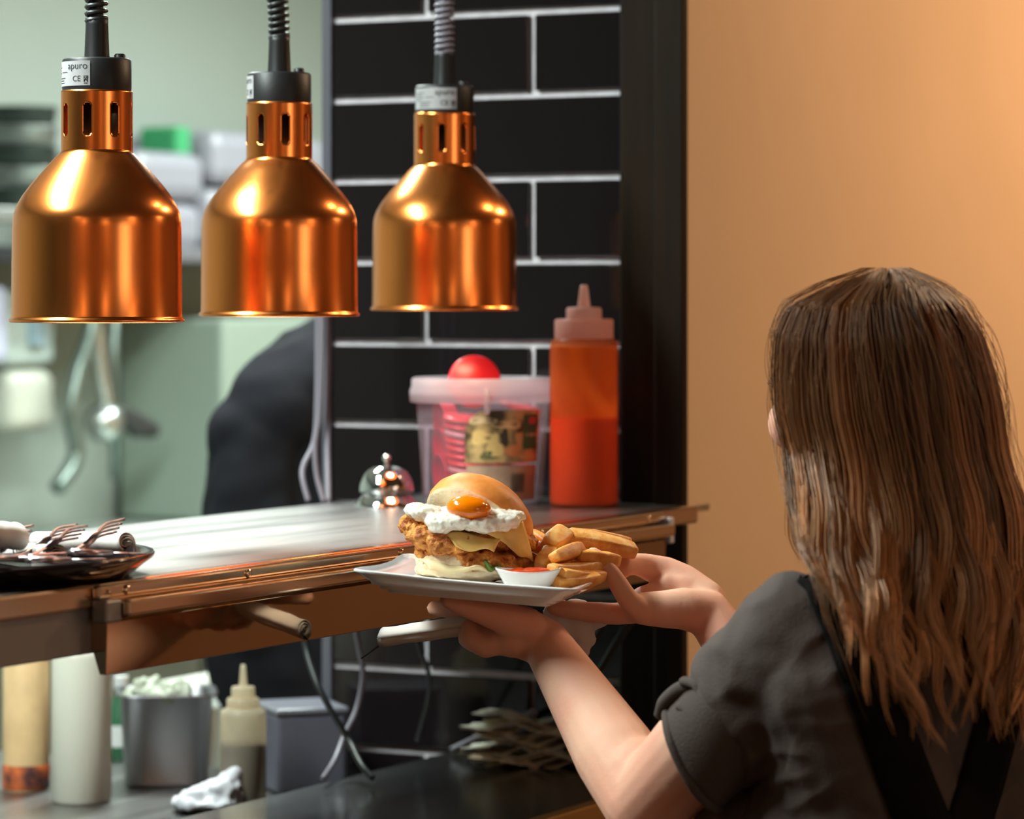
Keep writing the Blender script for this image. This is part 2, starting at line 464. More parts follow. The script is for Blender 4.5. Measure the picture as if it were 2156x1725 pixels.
def sticker(e, cen):
    """silver rating label wrapped round the cap; cen = azimuth of its middle"""
    s = .000497; r = .0366; wid = math.radians(98); zt = (672-130)*s; zb = (672-182)*s
    a0 = cen-wid/2
    sb = MB(); n = 24
    for i in range(n+1):
        a = a0+wid*i/n
        for z in (zb, zt): sb.v.append(Vector((r*math.cos(a), r*math.sin(a), z)))
    for i in range(n): sb.f.append((2*i, 2*i+2, 2*i+3, 2*i+1)); sb.sm.append(True)
    st = obj('rating_label', sb, M['sticker'], e)
    wm = wid*r
    def bend(x0, z0):
        def f(x, z):
            a = a0+(x0+x)/r
            return Vector(((r+.0003)*math.cos(a), (r+.0003)*math.sin(a), z0+z))
        return f
    ink = MB()
    def put(t, size, x, z):
        k = text_mesh(t, size, bend(x, z)); ink.add(k.v, k.f)
    put('apuro', .0105, wm-.0275, zt-.0085)
    put('CE', .0085, wm-.0205, zb+.0045)
    for k, (x0, z, w) in enumerate([(.022, -.0115, .012), (.004, -.006, .016), (.004, -.009, .012), (.004, -.012, .015), (.004, -.015, .010), (.012, -.0175, .018), (.014, -.0200, .013), (.012, -.0225, .016)]):
        q = MB()
        for i in range(6):
            a = a0+(x0+w*i/5)/r
            for dz in (-.00035, .00035): q.v.append(Vector(((r+.0003)*math.cos(a), (r+.0003)*math.sin(a), zt+z+dz)))
        for i in range(5): q.f.append((2*i, 2*i+2, 2*i+3, 2*i+1))
        ink.add(q.v, q.f)
    # crossed-out bin symbol
    f = bend(wm-.0068, zb+.004)
    for (xa, za, xb, zb2) in [(0, 0, .004, .006), (.004, 0, 0, .006), (.0005, 0, 0, .006), (.0035, 0, .004, .006), (-.0005, .006, .0045, .006), (0, -.0015, .004, -.0015)]:
        ink.tube([f(xa, za), f(xb, zb2)], .0003, 4)
    obj('print', ink, M['ink'], st)

def coil(e, pts, r=.0125, wire=.0025, turns=None, m=None):
    path = smoothpath(pts, 24); Lh = sum((a-b).length for a, b in zip(path, path[1:]))
    turns = turns or Lh/.0074
    out = []; N = int(turns*14); cum = [0]
    for a_, b_ in zip(path, path[1:]): cum.append(cum[-1]+(a_-b_).length)
    j = 0
    for i in range(N+1):
        d_ = min(i/N*cum[-1], cum[-1]-1e-6)
        while cum[j+1] < d_: j += 1
        p = path[j].lerp(path[j+1], (d_-cum[j])/(cum[j+1]-cum[j]))
        tg = (path[j+1]-path[j]).normalized(); x = tg.cross(Vector((0, 1, 0))).normalized(); y = tg.cross(x)
        a = 2*math.pi*turns*i/N
        out.append(p+x*r*.82*math.cos(a)+y*r*.82*math.sin(a))
    cc = MB().tube(out, wire, 6); cc.tube(path[::3], r*.60, 10)
    obj('coiled_cord', cc, m, e)

lamps = [
    ((204, 672, 3.530), 'large copper heat lamp shade nearest the camera, leftmost of the three', math.radians(-90-53), [(-.0005, .322), (-.001, .345), (-.006, .375), (-.002, .40)]),
    ((588, 660, 3.823), 'copper heat lamp shade hanging in the middle of the three, its label turned away', math.radians(-90-98), [(0, .322), (-.001, .345), (-.004, .375), (-.008, .41)]),
    ((936, 648, 4.142), 'copper heat lamp shade in front of the black tiles, rightmost of the three', math.radians(-90-24), [(0, .322), (0, .345), (.000, .375), (.006, .41)])]
for i, ((px, py, Z), lab, cen, ck) in enumerate(lamps):
    e = empty('heat_lamp', P(px, py+2, Z))
    rz_ = math.radians((14, -7.5, 18.5)[i]); e.rotation_euler.z = rz_; cen -= rz_
    tag(e, lab, 'heat lamp', 'copper heat lamps over the pass')
    lamp_shade_parts(e)
    sticker(e, cen)
    zc = 2.62-e.location.z
    coil(e, [(a, 0, .313 if k == 0 else b) for k, (a, b) in enumerate(ck)]+[(ck[-1][0]*1.2, 0, .5), (0, 0, zc-.02)], m=M['gcable'] if i == 2 else M['cable'])
    obj('ceiling_rose', MB().solid([(.05, zc), (.05, zc-.018), (.02, zc-.022)], 32), M['blackp'], e)
    ld_ = bpy.data.lights.new('heat_lamp_light', 'SPOT'); ld_.energy = 3.5; ld_.color = (1, .74, .52)
    ld_.spot_size = math.radians(115); ld_.spot_blend = .6; ld_.shadow_soft_size = .05
    lo = bpy.data.objects.new('heat_lamp_light', ld_); COL.objects.link(lo); lo.parent = e; lo.location = (0, 0, .068)

# ------------------------------------------------------------------ things standing on the shelf
# squeeze bottle
def on_shelf(px, py): 
    Z = F*(H-ZS)/(py-615); return P(px, py, Z)
bp_ = R(3.785, 1.935, ZS); 
def squeeze_bottle(name, loc_, r, hb, label, body_m, cap_m, fill_m=None, fill_h=0, group=None, neck=.86, resid=None, hcol=.024):
    e = empty(name, loc_); tag(e, label, 'squeeze bottle', group)
    obj('bottle_body', MB().solid([(r*.93, 0), (r, .004), (r, hb-.012), (r*.97, hb-.004), (r*neck, hb)], 48), body_m, e)
    if fill_m: obj('sauce', MB().solid([(r*.90, .003), (r*.96, .007), (r*.965, fill_h)], 48), fill_m, e)
    if resid: obj('sauce_film', MB().lathe([(r*.955, fill_h+.001), (r*.955, hb-.01)], 48), resid, e)
    z = hb
    obj('collar', MB().solid([(r*neck, z), (r*neck, z+hcol-.002), (r*neck-.002, z+hcol)], 48), cap_m, e)
    z += hcol
    noz = MB().solid([(r*.52, z), (r*.52, z+.012), (r*.48, z+.0145), (r*.16, z+.0155)], 40)
    noz.solid([(r*.19, z+.014), (r*.13, z+.036), (r*.10, z+.0425), (r*.06, z+.043)], 24)
    obj('nozzle', noz, cap_m, e)
    return e
def plastic(name, col, alpha, rough=.35):
    m = mat(name, col, rough); nt = m.node_tree; b = nt.nodes['Principled BSDF']
    tr = nt.nodes.new('ShaderNodeBsdfTransparent'); tl = nt.nodes.new('ShaderNodeBsdfTranslucent')
    tr.inputs[0].default_value = (*[min(1, c*1.05+.08) for c in col], 1)
    tl.inputs[0].default_value = (*col, 1)
    a = nt.nodes.new('ShaderNodeMixShader'); c = nt.nodes.new('ShaderNodeMixShader')
    a.inputs[0].default_value = .62; c.inputs[0].default_value = alpha
    nt.links.new(b.outputs[0], a.inputs[1]); nt.links.new(tl.outputs[0], a.inputs[2])
    nt.links.new(tr.outputs[0], c.inputs[1]); nt.links.new(a.outputs[0], c.inputs[2])
    nt.links.new(c.outputs[0], nt.nodes['Material Output'].inputs[0])
    return m
M['orange_plastic'] = plastic('orange_translucent_plastic', (1.0, .42, .22), .28)
M['pink_cap'] = plastic('pinkish_translucent_cap', (.92, .62, .54), .9)
M['sauce_red'] = mat('red_orange_sauce', (1.0, .22, .11), .4, sss=.2)
M['film'] = plastic('orange_sauce_film', (1.0, .68, .20), .7)
squeeze_bottle('squeeze_bottle', bp_, .0432, .2115, 'tall orange sauce squeeze bottle with pale nozzle standing against the black tiles',
               M['orange_plastic'], M['pink_cap'], M['sauce_red'], .112, resid=M['film'], hcol=.0245)

# clear tub of red lids
tp = R(3.775, 2.075, ZS)
tub = empty('plastic_tub', tp, TH-math.pi/2)
tag(tub, 'clear plastic tub with a food picture label between the bell and the orange bottle', 'tub')
M['clearp'] = plastic('clear_frosted_plastic', (.78, .70, .76), .22, .25)
rb, rt, ht = .076, .0845, .128
obj('tub_body', MB().lathe([(.0, .002), (rb-.006, .002), (rb, .008), (rt, ht), (rt+.001, ht+.012)], 64), M['clearp'], tub)
M['clearrim'] = plastic('frosted_rim_plastic', (.80, .72, .76), .62, .25)
rim = MB().lathe([(rt+.001, ht+.002), (rt+.0085, ht+.002), (rt+.009, ht+.016), (rt+.0065, ht+.022), (rt+.0065, ht+.031), (rt+.003, ht+.033), (rt+.001, ht+.012)], 64)
obj('tub_rim', rim, M['clearrim'], tub)
hp = [Vector((rt+.004, 0, ht+.02)), Vector((rt+.014, .0, ht+.013)), Vector((rt+.013, 0, ht-.004)), Vector((rt+.004, 0, ht-.008))]
hr = Matrix.Rotation(math.radians(-58), 3, 'Z')
obj('handle_lug', MB().tube([hr @ q for q in smoothpath(hp, 6)], .0035, 8), M['clearrim'], tub)
# label (wrapped patch) : azimuth towards the camera
def patch(rfun, a0, a1, z0, z1, rfac=1.004, n=20, m=6, shape=None):
    q = MB()
    for i in range(n+1):
        a = a0+(a1-a0)*i/n
        for j in range(m+1):
            z = z0+(z1-z0)*j/m; r = rfun(z)*rfac
            q.v.append(Vector((r*math.cos(a), r*math.sin(a), z)))
    for i in range(n):
        for j in range(m):
            if shape and not shape((i+.5)/n, (j+.5)/m): continue
            k = i*(m+1)+j; q.f.append((k, k+m+1, k+m+2, k+1)); q.sm.append(True)
    return q
rf = lambda z: rb+(rt-rb)*z/ht
# azimuth (world) of the direction to the camera
caz = math.atan2(-tp.y, -tp.x)-(TH-math.pi/2)
LA0, LA1 = caz-.28, caz+1.02
labm = mat('food_photo_print', (.66, .48, .22), .35, var=.6, vscale=38, col2=(.06, .045, .02))
nt = labm.node_tree
lb = obj('label', patch(rf, LA0, LA1, .030, ht-.006, n=60, m=40,
        shape=lambda x, y: y > .28 and ((x-.3)/.3)**2+((max(y, .62)-.62)/.38)**2 < 1.0 or (x >= .3 and y > .28)), labm, tub)
obj('label_panel', patch(rf, LA0+.02, LA1-.02, .008, .052, 1.003), mat('pale_label_print', (.50, .36, .26), .4, var=.2, vscale=60), tub)
obj('green_panel', patch(rf, LA1-.36, LA1-.06, .072, ht-.012, 1.010), mat('dark_green_print', (.015, .15, .08), .4), tub)
obj('barcode', patch(rf, LA1-.55, LA1-.30, .018, .042, 1.010, n=19, m=1, shape=lambda x, y: int(x*19) % 2 == 0), M['ink'], tub)
tm = text_mesh('1000', .0145, lambda x, z: Vector((rf(.085)*1.016*math.cos(LA1-.33+x/rf(.085)), rf(.085)*1.016*math.sin(LA1-.33+x/rf(.085)), .088+z)))
obj('label_number', tm, mat('cream_print', (.75, .66, .55), .5), tub)
obj('label_badge', patch(rf, LA1-.26, LA1-.12, .104, .112, 1.015, n=6, m=2), mat('pink_print', (.5, .08, .14), .5), tub)
# picture of potato and herbs, printed areas
pm_ = [((.20, .62), (.13, .10), (.80, .60, .24)), ((.36, .50), (.10, .16), (.72, .55, .22)), ((.52, .80), (.18, .055), (.78, .52, .26)), ((.20, .86), (.16, .045), (.85, .70, .45)),
       ((.58, .44), (.10, .08), (.62, .24, .10)), ((.68, .60), (.06, .10), (.55, .32, .14)), ((.47, .62), (.06, .12), (.04, .03, .02)), ((.30, .38), (.12, .05), (.10, .12, .05))]
for (cx_, cy_), (rx, ry), c in pm_:
    q = MB(); pts = []
    for k in range(24):
        a = 2*math.pi*k/24; wob = 1+.18*math.sin(3*a+cx_*9)
        az = LA0+(LA1-LA0)*(cx_+rx*wob*math.cos(a)); z = .030+(ht-.036)*(cy_+ry*wob*math.sin(a))
        r = rf(z)*(1.006+.0012*cx_); pts.append(Vector((r*math.cos(az), r*math.sin(az), z)))
    az = LA0+(LA1-LA0)*cx_; z = .030+(ht-.036)*cy_; r = rf(z)*(1.007+.0012*cx_)
    pts.append(Vector((r*math.cos(az), r*math.sin(az), z)))
    q.add(pts, [(k, (k+1) % 24, 24) for k in range(24)])
    obj('printed_shape', q, mat('print_ink', c, .4), lb)
M['redlid'] = mat('red_plastic_lid', (.80, .018, .03), .3)
M['redlid2'] = mat('dark_red_plastic_lid', (.62, .02, .05), .35)
random.seed(5)
lid_prof = [(.001, .0065), (.018, .007), (.0275, .006), (.029, .003), (.029, 0), (.0275, .0005), (.0265, .0045), (.001, .005)]
def red_lid(pos, q, lab, m, group='red lids in the clear tub'):
    o = obj('plastic_lid', MB().lathe(lid_prof, 40), m, None); o.location = pos
    o.rotation_mode = 'QUATERNION'; o.rotation_quaternion = q
    tag(o, lab, 'lid', group); return o
for k in range(11):        # leaning stack at the left of the label
    dz = .014+k*.0092
    q = Vector((.10+.02*math.sin(k), -.12, 1)).to_track_quat('Z', 'X')
    red_lid(tp+Vector((-.012-.001*k, -.036+.0006*k, dz)), q, 'red plastic lid in the flat stack inside the tub, left of the label', M['redlid'] if k % 5 != 3 else mat('pink_lid', (.75, .30, .30), .35))
for k in range(9):
    q = Vector((1, .35, .12)).to_track_quat('Z', 'X')
    red_lid(tp+Vector((-.055+.006*(k % 3), -.006+.004*k, .034+.033*(k//3))), q, 'red plastic lid standing on edge inside the tub by its left side', M['redlid2'])
for k in range(5):
    q = Vector((.3, -.5+.1*k, 1)).to_track_quat('Z', 'X')
    red_lid(tp+Vector((.032+.004*k, .018, .040+.02*k)), q, 'red plastic lid lying inside the tub behind the food picture label', M['redlid'])
big = obj('round_lid', MB().lathe([(.001, .004), (.031, .004), (.0335, .002), (.0335, -.004), (.031, -.004), (.030, 0), (.001, 0)], 48), M['redlid'], None)
big.location = P(999, 803, 4.27); big.rotation_mode = 'QUATERNION'; big.rotation_quaternion = Vector((.10, -1, .28)).to_track_quat('Z', 'X')
tag(big, 'bright red round lid sticking up above the rim of the clear tub', 'lid')

# service bell
be = empty('service_bell', R(3.66, 2.135, ZS))
be.location = P(814, 1066, 4.255); be.location.z = ZS
tag(be, 'chrome service bell on the steel shelf left of the clear tub', 'bell')
sb_ = .000600
obj('bell_base', MB().solid([(68*sb_, 0), (68*sb_, 3*sb_), (60*sb_, 12*sb_), (50*sb_, 26*sb_), (45*sb_, 30*sb_)], 48), M['chrome'], be)
obj('bell_dome', MB().solid([(56*sb_, 29*sb_), (57.5*sb_, 33*sb_), (56*sb_, 46*sb_), (51*sb_, 60*sb_), (42*sb_, 73*sb_), (29*sb_, 82*sb_), (13*sb_, 86*sb_), (6*sb_, 87*sb_)], 56), M['chrome'], be)
obj('plunger', MB().solid([(5*sb_, 86*sb_), (5*sb_, 94*sb_), (9*sb_, 97*sb_), (9.5*sb_, 103*sb_), (6*sb_, 108*sb_), (1*sb_, 109*sb_)], 24), M['chrome'], be)

# black tray with cutlery and napkin rolls
tr_ = Vector((-.531, 3.20, ZS))
tray = obj('serving_tray', MB().lathe([(.001, .004), (.158, .004), (.163, .006), (.186, .0215), (.190, .023), (.1915, .021), (.190, .018), (.168, .001), (.165, 0), (.001, 0)], 96), mat('glossy_black_tray', (.012, .008, .009), .12, coat=.3), None)
tray.location = tr_+Vector((0, 0, .0005)); tag(tray, 'round black serving tray on the left end of the shelf', 'tray')
ct = mat('table_cutlery_steel', (.42, .36, .38), .28, 1.0)
def fork(tip, base, end, lab):
    """base: neck point on the tray, tip: end of the tines, end: handle end"""
    e = empty('fork', base); tag(e, lab, 'fork', 'forks on the black tray')
    tip = Vector(tip)-Vector(base); end = Vector(end)-Vector(base)
    d = tip.normalized(); side = (Vector((.25, 1, 0))-d*d.dot(Vector((.25, 1, 0)))).normalized(); up = side.cross(d)
    h = smoothpath([end, end*.5, Vector((0, 0, 0)), tip*.30], 6)
    n = len(h); obj('handle', MB().tube(h, [.0055-.003*min(1, i/(n*.7)) for i in range(n)], 8, flat=.4), ct, e)
    hd = MB(); L_ = tip.length
    hd.sphere(tip*.42, 1, 14, Matrix((side*.0105, up*.0022, d*L_*.17)).transposed())
    for k in range(4):
        s_ = (k-1.5)*.0058
        hd.tube(smoothpath([tip*.46+side*s_*.9, tip*.7+side*s_-up*.003, tip+side*s_+up*.002], 5), .0013, 6)
    obj('tines', hd, ct, e); return e
Zt = ZS+.030
fork(P(250, 1104, 3.28), P(147, 1163, 3.20), P(60, 1172, 3.16), 'fork resting nearest the right edge of the black tray, tines up')
fork(P(171, 1117, 3.26), P(66, 1168, 3.18), P(-30, 1176, 3.13), 'second fork from the right on the black tray, tines up')
fork(P(150, 1114, 3.30), P(42, 1166, 3.22), P(-50, 1174, 3.17), 'fork behind the second one on the black tray, tines crossing it')
fork(P(60, 1120, 3.28), P(-20, 1164, 3.21), P(-120, 1172, 3.17), 'fork at the left edge of the picture on the black tray')
def knife(a, b, lab):
    a = Vector(a); b = Vector(b); m_ = (a+b)/2
    e = empty('table_knife', m_); tag(e, lab, 'knife', 'knives on the black tray')
    obj('blade', MB().tube([a-m_, (a*.55+b*.45)-m_], [.0075, .006], 8, flat=.14), ct, e)
    obj('handle', MB().tube([(a*.55+b*.45)-m_, b-m_], [.0045, .0065], 8, flat=.5), ct, e)
knife(P(300, 1166, 3.20), P(150, 1163, 3.12), 'table knife whose blade reaches the right rim of the black tray')
knife(P(215, 1177, 3.14), P(60, 1180, 3.07), 'table knife lying in front of the forks on the black tray')
knife(P(110, 1172, 3.13), P(-60, 1176, 3.06), 'table knife at the left end of the black tray')
def napkin_roll(a, b, r, lab, m=M['napkin']):
    a = Vector(a); b = Vector(b); mid = (a+b)/2
    mb = MB(); d = (b-a).normalized(); x = d.cross(Vector((0, 0, 1))).normalized(); y = x.cross(d)
    n, k2 = 24, 60; vs = []; fs = []
    for i in range(n+1):
        p = a.lerp(b, i/n)-mid
        for k in range(k2):
            an = k/k2*2*math.pi*3.3; rr = r*(1-.85*(k/k2)**1.3)*(1+.03*math.sin(7*i/n*3+k*.5)+.03*math.sin(an*2+i*.4))
            vs.append(p+x*rr*math.cos(an)+y*rr*.82*math.sin(an)+d*(.003*math.sin(k*.31) if i in (0, n) else 0))
    for i in range(n):
        for k in range(k2-1): fs.append((i*k2+k, i*k2+k+1, (i+1)*k2+k+1, (i+1)*k2+k))
    mb.add(vs, fs, True)
    o = obj('napkin_roll', mb, m, None, mid, solid=.0007)
    tag(o, lab, 'napkin', 'rolled napkins'); return o
napkin_roll(P(268, 1144, 3.30), P(80, 1141, 3.36), .0125, 'white napkin roll lying behind the forks on the black tray')
napkin_roll(P(36, 1131, 3.24), P(-90, 1121, 3.16), .017, 'crumpled napkin roll at the left edge of the picture on the black tray')
napkin_roll(P(120, 1168, 3.22), P(-60, 1160, 3.34), .012, 'white napkin roll under the middle forks on the black tray')

# ------------------------------------------------------------------ plate and the food on it
e1 = Vector((.978, -.21, -.070)).normalized(); e2 = Vector((.21, .978, -.006)).normalized(); e3 = e1.cross(e2).normalized()
B_ = P(1203, 1243, 3.29)
LP, WP = .216, .214
PC = B_-e1*LP/2+e2*WP/2                     # centre of the rim plane
PM = Matrix((e1, e2, e3)).transposed().to_4x4(); PM.translation = PC
pl = MB()
def sq(half_a, half_b, z, n=96, p=22, corner=0.0):
    out = []
    for i in range(n):
        a = 2*math.pi*i/n; c, s_ = math.cos(a), math.sin(a)
        k = (abs(c)**p+abs(s_)**p)**(-1/p)
        cf = (abs(c*s_)*2)**4
        out.append(Vector((half_a*k*c*(1+corner*.05*cf), half_b*k*s_*(1+corner*.05*cf), z+corner*.002*cf)))
    return out
rings = [sq(.010, .010, -.0080), sq(.078, .086, -.0082), sq(.088, .096, -.007), sq(.096, .106, -.004, corner=.4), sq(LP/2, WP/2, 0, corner=1), sq(LP/2+.0012, WP/2+.0012, -.0015, corner=1),
         sq(LP/2-.001, WP/2-.001, -.004, corner=1), sq(.096, .104, -.010, corner=.5), sq(.0955, .1035, -.013, corner=.3), sq(.090, .098, -.0135), sq(.0895, .0975, -.0165), sq(.083, .091, -.017), sq(.082, .090, -.0205), sq(.072, .080, -.021), sq(.01, .01, -.0205)]
n = 96
for r_ in rings: pl.v += r_
for j in range(len(rings)-1):
    for i in range(n): pl.f.append((j*n+i, j*n+(i+1) % n, (j+1)*n+(i+1) % n, (j+1)*n+i)); pl.sm.append(True)
pl.f.append(tuple(range(n))); pl.sm.append(False); pl.f.append(tuple(reversed(range((len(rings)-1)*n, len(rings)*n)))); pl.sm.append(False)
plate = obj('square_plate', pl, M['white'], None); plate.matrix_world = PM
tag(plate, 'white square plate of burger and chips held up by the woman', 'plate')
zfl = -.0080
def on_plate(a, b, c=0): return PM @ Vector((a, b, zfl+c))

# burger --------------------------------------------------------------
BC = P(985, 1190, 3.425)
bloc = PM.inverted() @ BC
burger = empty('burger', on_plate(bloc.x, bloc.y+.004, .0005))
tag(burger, 'fried chicken burger with a fried egg, its top bun tipped back', 'burger')
bo = burger.location.copy()
def BQ(px, py, d): return P(px, py, bo.y+d)
nz = lambda p, s, o=0: noise.noise(Vector(p)*s+Vector((o, o*1.7, o*.3)))
bun_m = mat('bun_crumb', (.86, .70, .46), .75, bump=.001, bscale=220, var=.12, vscale=60)
crust_m = mat('bun_crust', (.86, .34, .07), .5, bump=.0005, bscale=120, var=.45, vscale=30, col2=(.70, .20, .03))
chick_m = mat('crumbed_chicken', (.85, .36, .07), .6, bump=.003, bscale=260, var=.7, vscale=75, col2=(.40, .10, .012))
# lower bun
b = MB(); b.sphere(BQ(985, 1196, .005), (.055, .055, .014), 32); b.sphere(BQ(955, 1178, -.004), (.040, .042, .016), 24)
blob('lower_bun', b, .0022, bun_m, burger, 8, off=bo, disp=lambda p, n_: .003*nz(p, 60)+.0012*nz(p, 200))
# chicken pieces
b = MB(); 
for px, py, d, r in [(925, 1160, -.012, .020), (965, 1172, -.02, .021), (1010, 1180, -.02, .020), (1055, 1186, -.012, .019), (1090, 1180, .0, .018), (990, 1165, .02, .022), (1040, 1165, .02, .022), (1000, 1190, -.03, .014)]:
    b.sphere(BQ(px, py, d), (r*1.25, r*1.2, r*.62), 16)
blob('chicken_fillet', b, .0018, chick_m, burger, 3, off=bo, disp=lambda p, n_: .0045*nz(p, 110)+.0025*nz(p, 300))
b = MB()
for px, py, d, r in [(880, 1108, -.010, .017), (900, 1130, -.022, .018), (930, 1145, -.030, .018), (960, 1148, -.028, .018), (1000, 1140, -.01, .02), (1045, 1135, .0, .02), (1085, 1140, .005, .018), (1000, 1135, .03, .025)]:
    b.sphere(BQ(px, py, d), (r*1.2, r*1.15, r*.70), 16)
blob('chicken_fillet', b, .0018, chick_m, burger, 3, off=bo, disp=lambda p, n_: .005*nz(p, 100, 3)+.003*nz(p, 280, 3))
# cheese and folded flatbread layer
ch_m = mat('melted_cheese', (.88, .55, .16), .4, sss=.2, var=.15, vscale=40)
b = MB(); g = 18
def drape(corners, fold, th=.002):
    q = MB(); a, b2, c, d = [Vector(k) for k in corners]
    for i in range(g+1):
        for j in range(g+1):
            s_, t_ = i/g, j/g
            p = a.lerp(b2, s_).lerp(d.lerp(c, s_), t_)
            p += Vector((0, -.006*math.sin(math.pi*s_)*math.sin(math.pi*t_), fold*math.sin(6*s_+3*t_)))
            q.v.append(p)
    for i in range(g):
        for j in range(g): k = i*(g+1)+j; q.f.append((k, k+g+1, k+g+2, k+1)); q.sm.append(True)
    return q
obj('cheese_slice', drape([BQ(1010, 1118, -.040), BQ(1100, 1095, -.012), BQ(1122, 1185, -.018), BQ(1085, 1160, -.034)], .002), ch_m, burger, solid=.0022, off=bo)
obj('cheese_slice', drape([BQ(925, 1125, -.034), BQ(1060, 1130, -.034), BQ(1040, 1165, -.046), BQ(960, 1150, -.050)], .003), ch_m, burger, solid=.0022, off=bo)
obj('onion_strip', drape([BQ(880, 1180, -.030), BQ(1000, 1190, -.052), BQ(1030, 1208, -.046), BQ(905, 1200, -.045)], .003), mat('pale_onion', (.85, .66, .38), .5, sss=.3), burger, solid=.002, off=bo)
obj('lettuce_leaf', drape([BQ(1015, 1185, -.042), BQ(1050, 1190, -.040), BQ(1055, 1200, -.036), BQ(1020, 1198, -.042)], .003), mat('lettuce', (.14, .22, .04), .5), burger, solid=.0015, off=bo)
# fried egg
egg_m = mat('egg_white', (.84, .80, .70), .22, sss=.35, sssr=(1, .8, .6), bump=.0015, bscale=150, coat=.3)
b = MB()
for px, py, d, rx, rz in [(895, 1080, -.020, .019, .009), (935, 1098, -.034, .021, .0095), (960, 1096, -.036, .024, .0095), (1010, 1100, -.034, .026, .0085), (1050, 1096, -.028, .022, .011), (1080, 1088, -.020, .013, .007), (985, 1080, -.012, .034, .009), (930, 1110, -.040, .014, .007), (875, 1072, -.012, .012, .007), (1040, 1075, -.010, .020, .008), (1020, 1112, -.036, .020, .005)]:
    b.sphere(BQ(px, py, d), (rx, rx*.9, rz), 18)
blob('egg_white', b, .0016, egg_m, burger, 5, off=bo, disp=lambda p, n_: .0022*nz(p, 120, 7)+.0012*nz(p, 330, 7))
obj('egg_yolk', MB().sphere(BQ(987, 1070, -.040), (.0225, .019, .0128), 36, Matrix.Rotation(math.radians(5), 3, 'Y')), mat('egg_yolk_orange', (.95, .21, .0), .15, coat=.2), burger, off=bo)
# upper bun, tipped back
ax = Vector((.42, .52, .62)).normalized(); bx = ax.cross(Vector((0, 0, 1))).normalized(); by = ax.cross(bx)
tm_ = Matrix((bx, by, ax)).transposed().to_4x4(); tm_.translation = BQ(1002, 1110, .022)
dome = [(.0575, 0), (.0590, .007), (.0575, .017), (.052, .027), (.042, .0355), (.028, .041), (.012, .0435), (.0005, .044)]
b = MB(); b.lathe(dome, 56, tm_)
ub = obj('upper_bun', b, crust_m, burger, off=bo)
b = MB(); b.lathe([(.0578, .0005), (.055, -.003), (.04, -.0045), (.02, -.0040), (.0005, -.005)], 56, tm_)
obj('bun_cut_face', b, bun_m, ub, off=bo)

# ketchup dish
dl = PM.inverted() @ P(1113, 1232, 3.365)
dp = on_plate(dl.x, dl.y, 0.0005)
dish = MB(); rg = []
for a_, b_, z in [(.020, .013, 0), (.024, .016, .003), (.033, .022, .017), (.0335, .0225, .0185), (.0315, .0205, .0178), (.022, .0145, .004), (.001, .001, .003)]:
    rg.append([Vector((a_*math.cos(2*math.pi*i/48), b_*math.sin(2*math.pi*i/48), z+.0016*math.cos(4*math.pi*i/48)*(z > .01))) for i in range(48)])
for r_ in rg: dish.v += r_
for j in range(len(rg)-1):
    for i in range(48): dish.f.append((j*48+i, j*48+(i+1) % 48, (j+1)*48+(i+1) % 48, (j+1)*48+i)); dish.sm.append(True)
dish.f.append(tuple(reversed(range(48)))); dish.sm.append(False)
dsh = obj('sauce_dish', dish, M['white'], None, dp); tag(dsh, 'small white dish of ketchup in front of the chips', 'dish')
kb = MB().sphere((0, .001, .0145), (.027, .017, .005), 28)
ks = blob('tomato_ketchup', kb, .0012, mat('tomato_ketchup', (.62, .05, .01), .2, coat=.3), None, 4, disp=lambda p, n_: .003*nz(p, 90, 2))
ks.location = dp; tag(ks, 'red ketchup filling the small white dish', 'ketchup')

# chips
chip_m = [mat('fried_potato', (.86, .42, .09), .5, bump=.0008, bscale=250, var=.35, vscale=60, col2=(.70, .25, .03), sss=.2),
          mat('fried_potato_golden', (.90, .52, .17), .5, bump=.0008, bscale=250, var=.3, vscale=70, col2=(.75, .30, .05), sss=.2)]
def chip(a, b, w, lab, k=0, bendv=0.0):
    a = Vector(a); b = Vector(b); mid = (a+b)/2; d = (b-a); L_ = d.length; d.normalize()
    x = d.cross(Vector((0, 0, 1))).normalized(); y = x.cross(d); q = MB(); n_ = 5
    rs = random.Random(int(a.x*1e5)+int(b.z*1e4))
    rings_ = []; roll = rs.uniform(-.6, .6)
    for i in range(n_+1):
        t_ = i/n_; p = a.lerp(b, t_)-mid+y*bendv*math.sin(math.pi*t_)
        ww = w*(1-.22*abs(2*t_-1)**4)*(1+rs.uniform(-.05, .05)); hh = ww*.85
        x_ = x*math.cos(roll)+y*math.sin(roll); y_ = y*math.cos(roll)-x*math.sin(roll)
        rings_.append([p+x_*ww*cx+y_*hh*cy for cx, cy in ((-.5, -.5), (.5, -.5), (.5, .5), (-.5, .5))])
    for r_ in rings_: q.v += r_
    for i in range(n_):
        for j in range(4): q.f.append((i*4+j, i*4+(j+1) % 4, (i+1)*4+(j+1) % 4, (i+1)*4+j)); q.sm.append(True)
    q.f += [(3, 2, 1, 0), tuple(n_*4+j for j in range(4))]; q.sm += [True, True]
    o = obj('potato_chip', q, chip_m[k % 2], None, mid, bevel=w*.16, seg=2)
    tag(o, lab, 'chip', 'thick cut chips on the white plate'); return o
Zc = 3.44
chip(P(1180, 1132, 3.46), P(1338, 1160, 3.50), .021, 'long thick chip on top of the heap, pointing at the thumb', 1, .001)
chip(P(1195, 1124, 3.50), P(1325, 1146, 3.55), .017, 'long chip behind the topmost thick chip', 1)
chip(P(1155, 1150, 3.43), P(1190, 1122, 3.47), .021, 'short blunt chip standing up at the left top of the heap', 1)
chip(P(1118, 1122, 3.50), P(1160, 1152, 3.46), .013, 'thin dark chip poking up beside the bun', 0)
chip(P(1120, 1150, 3.47), P(1165, 1165, 3.44), .016, 'dark orange chip wedged against the bun', 0)
